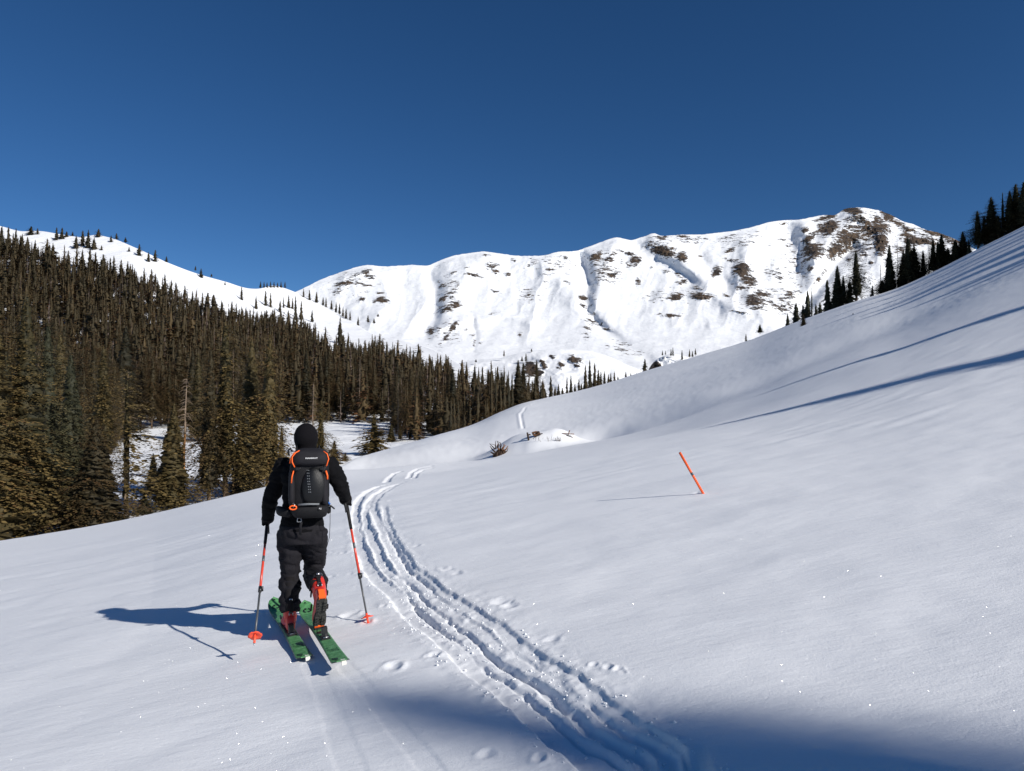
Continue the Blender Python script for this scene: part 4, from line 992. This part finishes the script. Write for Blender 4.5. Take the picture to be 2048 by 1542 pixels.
def limb(mb, pts, rad, n=18, flat=1.0): mb.tube([L_(p) for p in pts], rad, n, flat=flat)
def torso_secs(k=1.0, top=True):
    a = L_(J['pelvis']) + Vector((0, 0, -.07)); b = L_(J['pelvis']); c = L_(J['waist']); d = L_(J['chest']) ; sh = (L_(J['shL']) + L_(J['shR'])) / 2
    X = (SIDE * .55 + Vector((1, 0, 0)) * .45).normalized(); Yv = Vector((-X.y, X.x, 0))
    return [(a, X * .150 * k, Yv * .115 * k), (b, X * .172 * k, Yv * .125 * k), (b.lerp(c, .5), X * .168 * k, Yv * .115 * k), (c, X * .155 * k, Yv * .105 * k), (c.lerp(d, .45), X * .168 * k, Yv * .115 * k), (d, X * .188 * k, Yv * .125 * k), (sh, X * .185 * k, Yv * .115 * k), (sh + Vector((0, 0, .045)), X * .13 * k, Yv * .085 * k), (L_(J['neck']), X * .065 * k, Yv * .065 * k)]
# body (one continuous figure under the clothes)
mb = MB(); mb.loft(torso_secs(.86), 24)
limb(mb, [J['chest'], J['neck'], J['head']], [.06, .052, .05])
mb.ball(L_(J['head']) + HD * .012, (.072, .088, .108), 20, 14)
for s_ in 'LR':
    limb(mb, [J['sh' + s_], J['sh' + s_].lerp(J['el' + s_], .5), J['el' + s_], J['el' + s_].lerp(J['ha' + s_], .45), J['ha' + s_]], [.05, .045, .038, .036, .026])
    mb.ball(L_(J['sh' + s_]), .055)
    hip, kn, an = J['hip' + s_], J['kn' + s_], (ankL if s_ == 'L' else ankR)
    limb(mb, [hip, hip.lerp(kn, .4), kn, kn.lerp(an, .35), an], [.085, .075, .052, .052, .038]); mb.ball(L_(kn), .053)
    fd = HD if s_ == 'L' else footR
    limb(mb, [an - fd * .03, an + fd * .09 - (Vector((0, 0, 1)) if s_ == 'L' else upR) * .05, an + fd * .18 - (Vector((0, 0, 1)) if s_ == 'L' else upR) * .07], [.038, .036, .028])
# face, looking up the track
hc = L_(J['head']) + HD * .012
mb.tube([hc + HD * .078 + Vector((0, 0, .012)), hc + HD * .108 + Vector((0, 0, -.022))], [.008, .015], 8); mb.ball(hc + HD * .070 + Vector((0, 0, -.062)), (.026, .026, .022)); mb.ball(hc + HD * .075 + Vector((0, 0, -.040)), (.022, .014, .008))
for e in (-1, 1): mb.ball(hc + SIDE * e * .031 + HD * .074 + Vector((0, 0, .004)), .012); mb.ball(hc + SIDE * e * .074, (.012, .018, .03))
me = modded(mb.mesh('body'), [('REMESH', dict(mode='VOXEL', voxel_size=.011)), ('SMOOTH', dict(iterations=3, factor=.5))])
link('body', me, M['skin'], person)

def cloth(name, mb, material, vox=.0095, smooth=4, folds=None, inner=()):
    me = modded(mb.mesh(name), [('REMESH', dict(mode='VOXEL', voxel_size=vox)), ('SMOOTH', dict(iterations=smooth, factor=.5))])
    if folds: displace(me, folds)
    return link(name, me, material, person)
def fold_noise(amp, sx, sz, seed, zmask=None):
    def f(co):
        a = co[:, 0] * .8 + co[:, 1] * .6
        v = fbm(a / sx + 1.3 * vn(co[:, 2] / .1, a / .1, seed + 9), co[:, 2] / sz + a * 3, seed, 3)
        v = 1 - 2 * np.abs(v) - .5
        m = 1.0 if zmask is None else zmask(co)
        return amp * v * m
    return f
# jacket
mb = MB(); ts = torso_secs(1.0)[1:]; mb.loft(ts, 28)
for s_ in 'LR':
    sh, el, ha = J['sh' + s_], J['el' + s_], J['ha' + s_]
    wr = el.lerp(ha, .82)
    limb(mb, [sh.lerp(J['chest'], .35), sh, sh.lerp(el, .35), sh.lerp(el, .75), el, el.lerp(wr, .4), wr], [.085, .088, .076, .068, .062, .058, .045]); mb.ball(L_(el), .064)
    mb.ball(L_(sh) , .080)
limb(mb, [J['chest'].lerp(J['neck'], .5), J['neck'] + Vector((0, 0, .02))], [.10, .070])
cloth('jacket', mb, M['jacket'], folds=fold_noise(.011, .16, .06, 400))
# hood
mb = MB(); mb.ball(L_(J['head']) + Vector((0, 0, .004)), (.094, .110, .118), 22, 14); limb(mb, [J['neck'] - Vector((0, 0, .035)), J['neck'] + Vector((0, 0, .03)), J['head'] - Vector((0, 0, .03))], [.095, .082, .084])
ho = cloth('hood', mb, M['hood'], folds=fold_noise(.0018, .14, .035, 420))
bm = bmesh.new(); bm.from_mesh(ho.data)
fc = L_(J['head']) + HD * .10 - Vector((0, 0, .005))
bmesh.ops.delete(bm, geom=[v for v in bm.verts if ((v.co - fc).dot(SIDE) / .058) ** 2 + ((v.co - fc).z / .075) ** 2 < 1 and (v.co - fc).dot(HD) > -.05], context='VERTS'); bm.to_mesh(ho.data); bm.free()
# trousers
mb = MB()
ts = torso_secs(1.0); ts = [(ts[0][0] + Vector((0, 0, -.02)), ts[0][1] * 1.02, ts[0][2] * 1.05), (ts[1][0], ts[1][1] * 1.0, ts[1][2] * 1.05), (ts[2][0], ts[2][1] * 1.0, ts[2][2] * 1.03)]
mb.loft(ts, 26)
for s_ in 'LR':
    hip, kn = J['hip' + s_], J['kn' + s_]; an = ankL if s_ == 'L' else ankR
    shin = (an - kn).normalized(); bot = an + Vector((0, 0, .02)) if s_ == 'L' else an + upR * .085 - footR * .0
    hemr = .070
    limb(mb, [hip + Vector((0, 0, .05)), hip, hip.lerp(kn, .35), hip.lerp(kn, .75), kn, kn.lerp(bot, .3), kn.lerp(bot, .7), bot], [.095, .103, .098, .084, .080, .080, .078, hemr], 20)
    mb.ball(L_(kn), .079)
cloth('trousers', mb, M['trousers'], folds=fold_noise(.018, .20, .075, 440, lambda co: .5 + .8 * sm(.75, .35, co[:, 2])))
# lower leg black gaiter panels and side zip
mb = MB()
for s_, sg in (('L', 1), ('R', -1)):
    kn = J['kn' + s_]; an = ankL if s_ == 'L' else ankR; bot = an + Vector((0, 0, .03)) if s_ == 'L' else an + upR * .09
    back = Vector((.25 * sg, -1, .1)).normalized()
    q = []
    for f in (.05, .35, .65, 1.0):
        c = L_(kn.lerp(bot, f)) + back * .052; q.append(c)
    mb.tube(q, [(.038, .040), (.034, .038), (.036, .038), (.034, .036)], 12, up=Vector((1, 0, 0)))
link('gaiter_panel', mb.mesh('gaiter_panel'), M['panel'], person)

# gloves: palm, four fingers and a thumb closed round the grip
def glove(hand, elbow, pole_dir, side):
    mb = MB(); fdir = (hand - elbow).normalized()
    pd = pole_dir.normalized()                       # up along the grip
    fwd = HD; out = SIDE * side
    c = L_(hand)
    wr = L_(elbow.lerp(hand, .80))
    mb.tube([wr, c - fwd * .025 + Vector((0, 0, .015)), c + out * .005], [(.046, .040), (.047, .036), (.040, .034)], 14)
    for i in range(4):
        base = c + pd * (.034 - .023 * i) + out * .028 - fwd * .004
        r_ = .0125 if i < 3 else .011; ln = (.95, 1.0, .95, .8)[i]
        P = [base - fwd * .015, base + fwd * .028 * ln + out * .004, base + fwd * .046 * ln - out * .016, base + fwd * .040 * ln - out * .040, base + fwd * .018 - out * .046]
        mb.tube(P, [r_ * 1.1, r_ * 1.08, r_, r_ * .95, r_ * .8], 9)
    P = [c - out * .012 + pd * .012 - fwd * .02, c - out * .034 + pd * .030 + fwd * .005, c - out * .026 + pd * .036 + fwd * .036, c - out * .006 + pd * .032 + fwd * .048]
    mb.tube(P, [.016, .015, .0135, .011], 9)
    g = modded(mb.mesh('glove'), [('REMESH', dict(mode='VOXEL', voxel_size=.0045)), ('SMOOTH', dict(iterations=2, factor=.5))])
    o = link('glove', g, M['jacket'], person)
    mb = MB(); mb.tube([wr - fdir * .002, wr + fdir * .03], [.050, .052], 16); link('cuff', mb.mesh('cuff'), M['panel'], o)
    return o

# ------------------------------------------------------------------ ski poles
def make_pole(hand, tip, label, split=.52):
    d = (tip - hand).normalized(); L = (tip - hand).length; up = -d
    root = empty('ski_pole', tip, label=label, category='ski pole', group='the pair of telescopic ski poles')
    P = lambda s_: -d * s_                                  # s_ metres above the tip
    mb = MB(); mb.tube([P(L - .02), P(L + .03), P(L + .065)], [.0165, .018, .017], 12); mb.tube([P(L - .24), P(L - .02)], [.0125, .014], 12)
    g = link('grip', mb.mesh('grip'), M['grip'], root)
    mb = MB(); h0 = P(L + .03)
    mb.tube([h0, h0 - HD * .05 - SIDE * .02 - Vector((0, 0, .02)), h0 - HD * .085 - SIDE * .01 - Vector((0, 0, .09)), h0 - HD * .05 - Vector((0, 0, .12)), h0 - HD * .01 - Vector((0, 0, .05))], [(.011, .002)] * 5, 6)
    link('wrist_strap', mb.mesh('wrist_strap'), M['black_plastic'], root)
    s1 = L - .24; s2 = (L - .24) * split
    mb = MB(); mb.tube([P(s2), P(s1)], .0098, 12); sh = link('upper_shaft', mb.mesh('upper_shaft'), M['pole_red'], root)
    mb = MB(); mb.tube([P(s1 * .80), P(s1 * .86)], .0101, 12); link('print', mb.mesh('print'), M['carbon'], sh)
    mb = MB(); mb.tube([P(s2 - .025), P(s2 + .02)], .0135, 12); mb.box(P(s2) + SIDE * .014, (.016, .012, .035)); link('clamp', mb.mesh('clamp'), M['black_plastic'], root)
    mb = MB(); mb.tube([P(.07), P(s2)], [.0070, .0080], 10); link('lower_shaft', mb.mesh('lower_shaft'), M['carbon'], root)
    mb = MB(); x = d.cross(Vector((1, 0, 0))).normalized(); y = d.cross(x)
    b = P(.085); n = 24; V = [b + d * -.012]; 
    for ring, (rr_, hz) in enumerate(((.014, -.010), (.034, .0), (.050, .004), (.050, .009), (.034, .006), (.014, .0))):
        for k in range(n):
            a = 6.2832 * k / n; r2 = rr_ * (1 - (.12 if k % 4 == 0 and ring in (2, 3) else 0)); V.append(b + (x * math.cos(a) + y * math.sin(a)) * r2 + d * hz)
    Fc = []
    for r_ in range(5):
        for k in range(n):
            a_ = 1 + r_ * n + k; b_ = 1 + r_ * n + (k + 1) % n; Fc.append((a_, b_, b_ + n, a_ + n))
    mb.add(V, Fc); mb.tube([P(.02), P(.11)], [.0085, .0095], 10)
    link('basket', mb.mesh('basket'), M['basket'], root)
    mb = MB(); mb.tube([P(0), P(.025)], [.003, .0065], 8); link('tip', mb.mesh('tip'), M['steel'], root)
    return root
gR = ground_hit(738, 1242) + Vector((0, 0, -.05))
tipPL = W(508, 1291, Y0 - .62)

make_pole(J['haL'], tipPL, 'left ski pole swinging with its orange basket lifted off the snow')
make_pole(J['haR'], gR, 'right ski pole planted in the snow beside the ski track')
glove(J['haL'], J['elL'], J['haL'] - tipPL, -1); glove(J['haR'], J['elR'], J['haR'] - gR, 1)

# ------------------------------------------------------------------ boots (clothing of the person)
def boot(pin, fwd, up, lean, tag_label):
    """local: x forward, z up, origin at the toe pin"""
    y = up.cross(fwd).normalized(); m = Matrix((fwd, y, up)).transposed().to_4x4(); m.translation = L_(pin)
    def T(mesh): mesh.transform(m); return mesh
    root = empty('ski_boot', (0, 0, 0), label=tag_label); root.parent = person
    # shell
    mb = MB()
    secs = []
    for x, w_, h0, h1 in ((.030, .022, .004, .030), (.015, .040, .0, .050), (-.03, .050, .0, .066), (-.09, .049, .0, .085), (-.14, .043, .0, .11), (-.19, .040, .0, .135), (-.24, .040, .0, .14), (-.275, .036, .0, .12), (-.295, .024, .01, .08)):
        secs.append(((x, 0, (h0 + h1) / 2), (0, w_, 0), (0, 0, (h1 - h0) / 2)))
    mb.loft(secs, 20, sup=2.6)
    link('shell', T(modded(mb.mesh('shell'), [('SUBSURF', dict(levels=1))])), M['boot_red'], root)
    # cuff
    mb = MB(); t = math.tan(lean)
    mb.loft([((-.215 + t * (z - .08), 0, z), (rx, 0, 0), (0, ry, 0)) for z, rx, ry in ((.07, .058, .047), (.12, .060, .050), (.17, .060, .052), (.215, .062, .054), (.245, .060, .053))], 22, sup=2.3)
    link('cuff', T(mb.mesh('cuff')), M['boot_red'], root)
    mb = MB(); mb.loft([((-.212 + t * (z - .08), 0, z), (rx, 0, 0), (0, ry, 0)) for z, rx, ry in ((.20, .052, .046), (.27, .056, .049), (.30, .054, .048))], 18, sup=2.2)
    link('liner', T(mb.mesh('liner')), M['black_plastic'], root)
    # sole with lugs
    mb = MB(); secs = []
    for x, w_ in ((.036, .020), (.02, .037), (-.03, .049), (-.09, .047), (-.15, .036), (-.20, .038), (-.26, .040), (-.292, .028)): secs.append(((x, 0, -.008), (0, w_, 0), (0, 0, .012)))
    mb.loft(secs, 16, sup=4)
    for k in range(11):
        x = .012 - .027 * k
        if 4 < k < 7: continue
        for s_ in (-1, 1): mb.box((x, s_ * .024, -.024), (.016, .026, .010))
    link('sole', T(mb.mesh('sole', False)), M['sole'], root)
    mb = MB(); mb.box((.016, 0, -.014), (.032, .060, .026)); mb.box((-.005, 0, -.0265), (.02, .07, .012)); link('toe_cap', T(mb.mesh('toe_cap', False)), M['boot_orange'], root)
    mb = MB(); mb.box((-.297, 0, .035), (.012, .044, .055)); mb.box((-.292, 0, -.004), (.02, .050, .03)); link('heel_cap', T(mb.mesh('heel_cap', False)), M['boot_orange'], root)
    # walk lever at the back, buckles
    mb = MB(); xb = -.215 + t * .10 - .064
    mb.box((xb, 0, .17), (.014, .024, .10)); mb.box((xb - .006, 0, .215), (.012, .034, .020)); link('walk_lever', T(mb.mesh('walk_lever', False)), M['black_plastic'], root)
    mb = MB(); mb.tube([(xb - .008, -.014, .12), (xb - .012, -.014, .15), (xb - .012, .014, .15), (xb - .008, .014, .12)], .003, 6); mb.box((xb - .010, 0, .245), (.006, .026, .018))
    link('heel_clip', T(mb.mesh('heel_clip')), M['steel'], root)
    for z, x in ((.21, -.20 + t * .12), (.14, -.20 + t * .05), (.075, -.12)):
        mb = MB()
        for s_ in (-1, 1): mb.box((x + .015, s_ * .056, z), (.055, .010, .018))
        mb.box((x + .02, -.066, z), (.04, .008, .014))
        link('buckle', T(mb.mesh('buckle', False)), M['black_plastic'], root)
    return root
boot(pinL - Vector((0, 0, .01)), HD, Vector((0, 0, 1)), R(14), 'left ski boot flat on its ski')
boot(pinR, footR, upR, R(6), 'right ski boot with the heel raised and the worn grey sole showing')

# ------------------------------------------------------------------ backpack
BX = (SIDE * .50 + Vector((1, 0, 0)) * .50).normalized(); BB = Vector((BX.y, -BX.x, 0)); BB = BB if BB.y < 0 else -BB     # BB points back towards the viewer
pc = W(618, 965, Y0 - .12)
pack = empty('backpack', pc, label='black touring backpack with orange piping and a netted helmet worn by the skier', category='backpack')
kx = Y0 / F * .97
def bp(px, py, b=0.0):        # point on the pack from photo offsets (x right, y up) and depth b towards the viewer
    q = BX * ((px - 618) * kx) + Vector((0, 0, -(py - 965) * kx)) + BB * b
    return q + Vector((0, .10, 0)) * 0
def sec(px0, px1, py, b0, b1): 
    a = bp((px0 + px1) / 2, py, (b0 + b1) / 2); return (a, BX * ((px1 - px0) / 2 * kx), BB * ((b1 - b0) / 2))
mb = MB(); mb.loft([sec(592, 648, 1034, -.04, .03), sec(584, 656, 1028, -.06, .07), sec(580, 658, 1010, -.07, .10), sec(579, 658, 985, -.07, .12), sec(580, 658, 950, -.07, .13), sec(582, 657, 925, -.06, .12), sec(588, 652, 905, -.05, .09), sec(596, 644, 897, -.04, .05)], 28, sup=3.2)
me = modded(mb.mesh('main_bag'), [('SUBSURF', dict(levels=2))]); displace(me, fold_noise(.004, .12, .05, 460)); link('main_bag', me, M['pack'], pack)
mb = MB(); mb.loft([sec(592, 652, 930, .02, .13), sec(588, 656, 924, .02, .165), sec(586, 658, 912, .0, .165), sec(590, 654, 902, -.02, .145), sec(598, 645, 895, -.02, .10)], 26, sup=3.0)
me = modded(mb.mesh('lid'), [('SUBSURF', dict(levels=2))]); displace(me, fold_noise(.002, .12, .05, 462)); link('lid', me, M['pack_grey'], pack)
# helmet bulge under the net
mb = MB(); mb.ball(bp(629, 970, .105), (1, 1, 1), 26, 16, M=Matrix((BX * .098, BB * .062, Vector((0, 0, .152)))).transposed()); link('helmet_net', mb.mesh('helmet_net'), M['net'], pack)
mb = MB()
for k in range(9):
    py = 938 + k * 5.2; px = 617 + k * .55
    for dx in (0, 3.2):
        c = bp(px + dx - 1, py, .1); dloc = c - bp(629, 970, .105)
        u_ = dloc.dot(BX) / .098; v_ = dloc.z / .152; dep = .062 * math.sqrt(max(0, 1 - u_ * u_ - v_ * v_))
        mb.tube([bp(px + dx - 1, py, .105 + dep - .004), bp(px + dx - 1, py, .105 + dep + .0015)], .0042, 8)
link('helmet_vent', mb.mesh('helmet_vent'), M['grey_print'], pack)
# side panels
for s_ in (-1, 1):
    mb = MB(); x = 618 + s_ * 31
    mb.loft([(bp(x, 1012, .04), BX * .028, BB * .085), (bp(x, 985, .045), BX * .030, BB * .098), (bp(x, 955, .045), BX * .028, BB * .098), (bp(x + s_, 934, .04), BX * .022, BB * .08)], 18, sup=2.6)
    link('side_pocket', modded(mb.mesh('side_pocket'), [('SUBSURF', dict(levels=1))]), M['pack_grey'], pack)
# lower compartment and its grey trim
mb = MB(); mb.loft([sec(594, 650, 1035, -.02, .08), sec(588, 655, 1028, -.04, .135), sec(586, 657, 1014, -.04, .145), sec(590, 654, 1005, -.03, .125)], 26, sup=3.2)
link('bottom_compartment', modded(mb.mesh('bottom_compartment'), [('SUBSURF', dict(levels=2))]), M['pack'], pack)
mb = MB(); mb.tube([bp(600, 1004, .146), bp(618, 1003, .155), bp(640, 1004, .146)], [(.0075, .004)] * 3, 6, up=BB); link('trim', mb.mesh('trim'), M['grey_print'], pack)
# orange zips and cords
def cord(pts, r_=.0042, m_='orange_cord', name='zip_pull'):
    mb = MB(); mb.tube(pts, r_, 7); return link(name, mb.mesh(name), M[m_], pack)
cord([bp(601, 899, .115), bp(594, 903, .128), bp(588, 911, .135), bp(588, 921, .140), bp(593, 931, .142)], .0048, name='orange_piping')
cord([bp(598, 901, .10), bp(590, 905, .11), bp(585, 913, .105), bp(583, 924, .09)], .006, name='orange_piping')
cord([bp(647, 901, .115), bp(654, 906, .128), bp(657, 916, .130), bp(653, 930, .142)], .0045, name='orange_piping')
cord([bp(591, 938, .135), bp(588, 949, .137), bp(587, 962, .137)], .0050); cord([bp(652, 939, .138), bp(655, 949, .136), bp(655, 956, .134)], .0065)
mb = MB(); rg = []
for k in range(13):
    a = 6.2832 * k / 12; rg.append(bp(591 + 6.5 * math.cos(a), 1009 + 3.8 * math.sin(a), .158))
mb.tube(rg, .0055, 8, cap=False); link('rope_loop', mb.mesh('rope_loop'), M['orange_cord'], pack)
mb = MB(); mb.tube([bp(590, 1002, .150), bp(592, 1000, .152), bp(594, 1004, .158), bp(592, 1008, .165)], .0022, 6); mb.tube([bp(641, 1010, .150), bp(640, 1013, .155), bp(643, 1014, .155), bp(644, 1010, .150)], .0028, 6); link('metal_clip', mb.mesh('metal_clip'), M['steel'], pack)
# compression straps, buckles
for a, b in ((594, 604), (642, 652)):
    mb = MB(); mb.tube([bp(a, 933, .13), bp((a + b) / 2, 934, .150), bp(b, 933, .14)], [(.006, .003)] * 3, 6, up=BB); mb.box(bp((a + b) / 2, 934, .152), (.022, .014, .02)); link('strap', mb.mesh('strap', False), M['black_plastic'], pack)
mb = MB(); mb.tube([bp(606, 1036, .06), bp(603, 1050, .04), bp(603, 1068, .028)], [(.010, .002)] * 3, 6, up=BB); link('hanging_strap', mb.mesh('hanging_strap'), M['pack_grey'], pack)
mb = MB(); c0 = bp(601, 1037, .062)
q = [c0 + BX * x + Vector((0, 0, z)) for x, z in ((-.014, -.014), (.014, -.014), (.014, .014), (-.014, .014), (-.014, -.014))]
mb.tube(q, .0028, 6, cap=False); link('strap_buckle', mb.mesh('strap_buckle'), M['steel'], pack)
# hip belt wings and pouch
mb = MB(); mb.loft([(bp(587, 1026, .02), BB * .03, Vector((0, 0, .030))), (bp(572, 1023, .0), BB * .04, Vector((0, 0, .040))), (bp(560, 1021, -.03), BB * .04, Vector((0, 0, .040))), (bp(553, 1019, -.06), BB * .025, Vector((0, 0, .028)))], 18, sup=2.4)
link('hip_belt', modded(mb.mesh('hip_belt'), [('SUBSURF', dict(levels=2))]), M['pack'], pack)
mb = MB(); mb.loft([(bp(655, 1022, .02), BB * .03, Vector((0, 0, .026))), (bp(661, 1020, -.02), BB * .03, Vector((0, 0, .028)))], 14, sup=2.4); link('hip_belt', mb.mesh('hip_belt'), M['pack'], pack)
mb = MB(); mb.tube([bp(654, 1008, .05), bp(662, 1012, .04), bp(668, 1018, .03)], [(.012, .006)] * 3, 8); mb.tube([bp(660, 1016, .04), bp(660, 1045, .03), bp(659, 1075, .03), bp(652, 1100, .03)], .0022, 5); link('dangling_strap', mb.mesh('dangling_strap'), M['black_plastic'], pack)
mb = MB(); mb.tube([bp(655, 1003, .05), bp(660, 1008, .05)], .007, 8); link('blue_tab', mb.mesh('blue_tab'), M['blue'], pack)
# shoulder straps over the front
for s_ in (-1, 1):
    mb = MB(); x = 618 + s_ * 22 - 4
    mb.tube([bp(x, 905, -.02), bp(x, 897, -.09), bp(x, 905, -.17), bp(x + s_ * 4, 935, -.235), bp(x + s_ * 10, 975, -.22), bp(x + s_ * 14, 1000, -.06)], [(.026, .007)] * 6, 10, up=BX)
    link('shoulder_strap', mb.mesh('shoulder_strap'), M['pack'], pack)
mb = MB(); mb.tube([bp(585, 903, -.02), bp(581, 896, -.02), bp(577, 900, -.03), bp(578, 910, -.03)], .008, 8); link('hydration_hose', mb.mesh('hydration_hose'), M['black_plastic'], pack)
# printed name on the lid
fc_ = bpy.data.curves.new('lettering', 'FONT'); fc_.body = 'MAMMUT'; fc_.size = .0150; fc_.align_x = 'CENTER'; fc_.align_y = 'CENTER'; fc_.extrude = .0008; fc_.offset = .0007; fc_.space_character = 1.05
to = bpy.data.objects.new('temporary', fc_); COL.objects.link(to); dg = bpy.context.evaluated_depsgraph_get(); dg.update()
tm = bpy.data.meshes.new_from_object(to.evaluated_get(dg)); bpy.data.objects.remove(to)
m4 = Matrix((BX, Vector((0, 0, 1)), BB)).transposed().to_4x4(); m4.translation = bp(625, 913.5, .1685); tm.transform(m4 @ Matrix.Scale(1.35, 4, (1, 0, 0)))
link('lettering', tm, M['white_print'], pack)

# ------------------------------------------------------------------ leaning orange marker stick
b = ground_hit(1407, 988); tp = at(1359.5, 905, b.y + .05)
st = empty('marker_stick', b, label='fluorescent orange marker stick leaning left out of the snow', category='marker stick')
d = (tp - b); mb = MB(); mb.tube([-d * .12, d], .0165, 14); link('stick', mb.mesh('stick'), M['orange'], st)
mb = MB(); mb.tube([d * .45, d * .515], .0172, 14); link('tape', mb.mesh('tape'), M['carbon'], st)
mb = MB(); mb.tube([d * .985, d * 1.006], .0160, 14); link('end_cap', mb.mesh('end_cap'), M['carbon'], st)

# ------------------------------------------------------------------ root stump, logs and boards in the snow
P = ground_hit(1000, 909); k = P.y / F; rr = random.Random(3)
stp = empty('root_stump', P, label='upturned tree root stump with curling bare roots on the snow crest', category='tree stump')
mb = MB(); secs = []
for i, (z, r_) in enumerate(((-.3, .60), (.0, .58), (.18, .44), (.34, .30), (.48, .14))):
    secs.append((Vector((.05 * i - .05, 0, z)), Vector((r_, 0, 0)), Vector((0, r_ * .7, 0))))
mb.loft(secs, 16); me = modded(mb.mesh('stump_body'), [('SUBSURF', dict(levels=3))]); displace(me, lambda co: .13 * fbm(np.arctan2(co[:, 1], co[:, 0]) * 4, co[:, 2] * 1.5, 500, 3)); link('stump_body', me, M['wood_dark'], stp)
def root_px(pts, r0, m_='wood_dark'):
    mb = MB(); n = len(pts); q = [Vector(((x - 1000) * k, rr.uniform(-.25, .1), (909 - y) * k)) for x, y in pts]
    mb.tube(q, [r0 * (1 - .75 * i / (n - 1)) for i in range(n)], 8); link('root', mb.mesh('root'), M[m_], stp)
root_px([(990,898),(985,893),(982,890),(979,887)], .06); root_px([(992,896),(990,890),(984,888),(979,888)], .035); root_px([(992,898),(991,890),(991,882)], .06); root_px([(996,896),(997,888),(994,882)], .06); root_px([(1000,898),(1003,890),(999,885),(993,882)], .05)
root_px([(990,904),(984,898),(980,892)], .08); root_px([(1004,900),(1008,893),(1008,887)], .09, 'wood'); root_px([(1006,903),(1012,898),(1016,892)], .10, 'wood'); root_px([(1008,906),(1014,902),(1016,896)], .07); root_px([(988,908),(983,905),(981,904)], .09); root_px([(1001,898),(1000,889),(1002,884)], .05); root_px([(1008,908),(1013,908),(1018,905)], .08)
root_px([(998,899),(994,893),(996,887)], .08, 'wood'); root_px([(1002,902),(1005,895),(1012,890)], .07, 'wood')
def plank(name, a, b_, y, r_, m_, label, cat, flat=.55, n=8, sink=.15):
    A = at(*a, y); B = at(*b_, y + .1); o = empty(name, A, label=label, category=cat); dd = B - A; mb = MB()
    mb.tube([-dd * sink, dd * .3, dd * .7, dd], [r_, r_ * 1.05, r_, r_ * .85], n, flat=flat); me = mb.mesh('wood'); link(cat.split()[-1] + '_body', me, M[m_], o); return o
def mound_y(px, py): return ground_hit(px, py).y - .1
y1 = mound_y(1055, 880)
plank('log', (1058, 883), (1054.5, 865), y1, .10, 'wood_dark', 'dark upright log end sticking out of the snow mound on its left side', 'log', flat=.8)
y2 = mound_y(1075, 872)
heap = empty('rotten_wood', at(1070, 872, y2), label='reddish brown broken wood lying in the face of the snow mound', category='broken wood')
for i, (a, b_, r_, m_) in enumerate([((1064,866),(1079,864),.13,'wood'),((1067,871),(1080,866),.14,'wood'),((1071,873),(1085,867),.10,'wood_dark'),((1066,868),(1072,873),.12,'wood'),((1057,870),(1061,870),.08,'wood_dark'),((1066,878),(1078,881),.09,'wood'),((1076,866),(1077,863),.10,'wood_dark')]):
    A = at(*a, y2 - .05 * i); B = at(*b_, y2 + .05); mb = MB(); o0 = Vector(heap.location); mb.tube([A - o0, (A + B) / 2 - o0 + Vector((0, 0, .04)), B - o0], [r_, r_ * 1.2, r_ * .7], 7, flat=.6); link('wood_piece', mb.mesh('wood_piece', False), M[m_], heap)
y3 = mound_y(1143, 872) 
plank('board', (1145, 868), (1124, 867), y3, .10, 'wood', 'upper weathered board jutting from the right end of the snow mound', 'board', flat=.4)
plank('board', (1139, 862), (1136, 870), y3 - .1, .10, 'wood', 'steep weathered board crossing the others at the right end of the mound', 'board', flat=.4)
plank('board', (1144, 875), (1133, 871), y3 - .2, .12, 'wood_dark', 'lowest dark board at the right end of the snow mound', 'board', flat=.5)
# dry twigs in front of the mound
mb = MB(); rr = random.Random(12)
y4 = mound_y(1090, 882); O = at(1090, 885, y4)
for k_ in range(46):
    px = rr.choice([rr.uniform(1066, 1110), rr.uniform(1110, 1122)]); py = 880 + rr.uniform(-3, 5) + (px - 1066) * .05; a = at(px, py, y4) - O
    mb.tube([a, a + Vector((rr.uniform(-.1, .1), 0, rr.uniform(.12, .5)))], [.012, .006], 4, cap=False)
tw = link('dry_twigs', mb.mesh('dry_twigs'), M['wood_dark'], None, kind='stuff', label='thin dry twigs poking through the snow of the mound', category='twigs'); tw.location = O

# ------------------------------------------------------------------ loose snow crumbs along the ruts
rc = np.random.RandomState(9); CV = []; CF = []; nn = 0
octo = np.array([(1,0,0),(-1,0,0),(0,1,0),(0,-1,0),(0,0,1),(0,0,-1)], float); of = np.array([(0,2,4),(2,1,4),(1,3,4),(3,0,4),(2,0,5),(1,2,5),(3,1,5),(0,3,5)])
cx = []; cy = []; cr_ = []
for r in RUTS[:4]:
    Pw = r['W']; seg = np.hypot(*(Pw[1:] - Pw[:-1]).T); 
    for i in range(len(Pw) - 1):
        if Pw[i, 1] > 14: continue
        for _ in range(int(seg[i] * 55)):
            q = Pw[i] + (Pw[i+1] - Pw[i]) * rc.rand(); off = rc.choice([-1, 1]) * (r['w'] * 1.1 + abs(rc.randn()) * .035)
            d_ = (Pw[i+1] - Pw[i]) / max(seg[i], 1e-6); cx.append(q[0] - d_[1] * off); cy.append(q[1] + d_[0] * off); cr_.append(.0025 + .008 * rc.rand() ** 4)
cx = np.array(cx); cy = np.array(cy); cz = base_z(cx, cy); cz = cz + detail_z(cx, cy, cz)
for x_, y_, z_, r_ in zip(cx, cy, cz, cr_):
    v = octo * r_ * rc.uniform(.6, 1.3, (6, 1)) + np.array([x_, y_, z_ + r_ * .3]); CV.append(v); CF.append(of + nn); nn += 6
me = new_mesh('snow_crumbs', np.concatenate(CV), np.concatenate(CF), smooth=False)
link('snow_crumbs', me, M['snow_hill'], kind='stuff', label='small crumbs of broken snow along the ski ruts', category='snow')
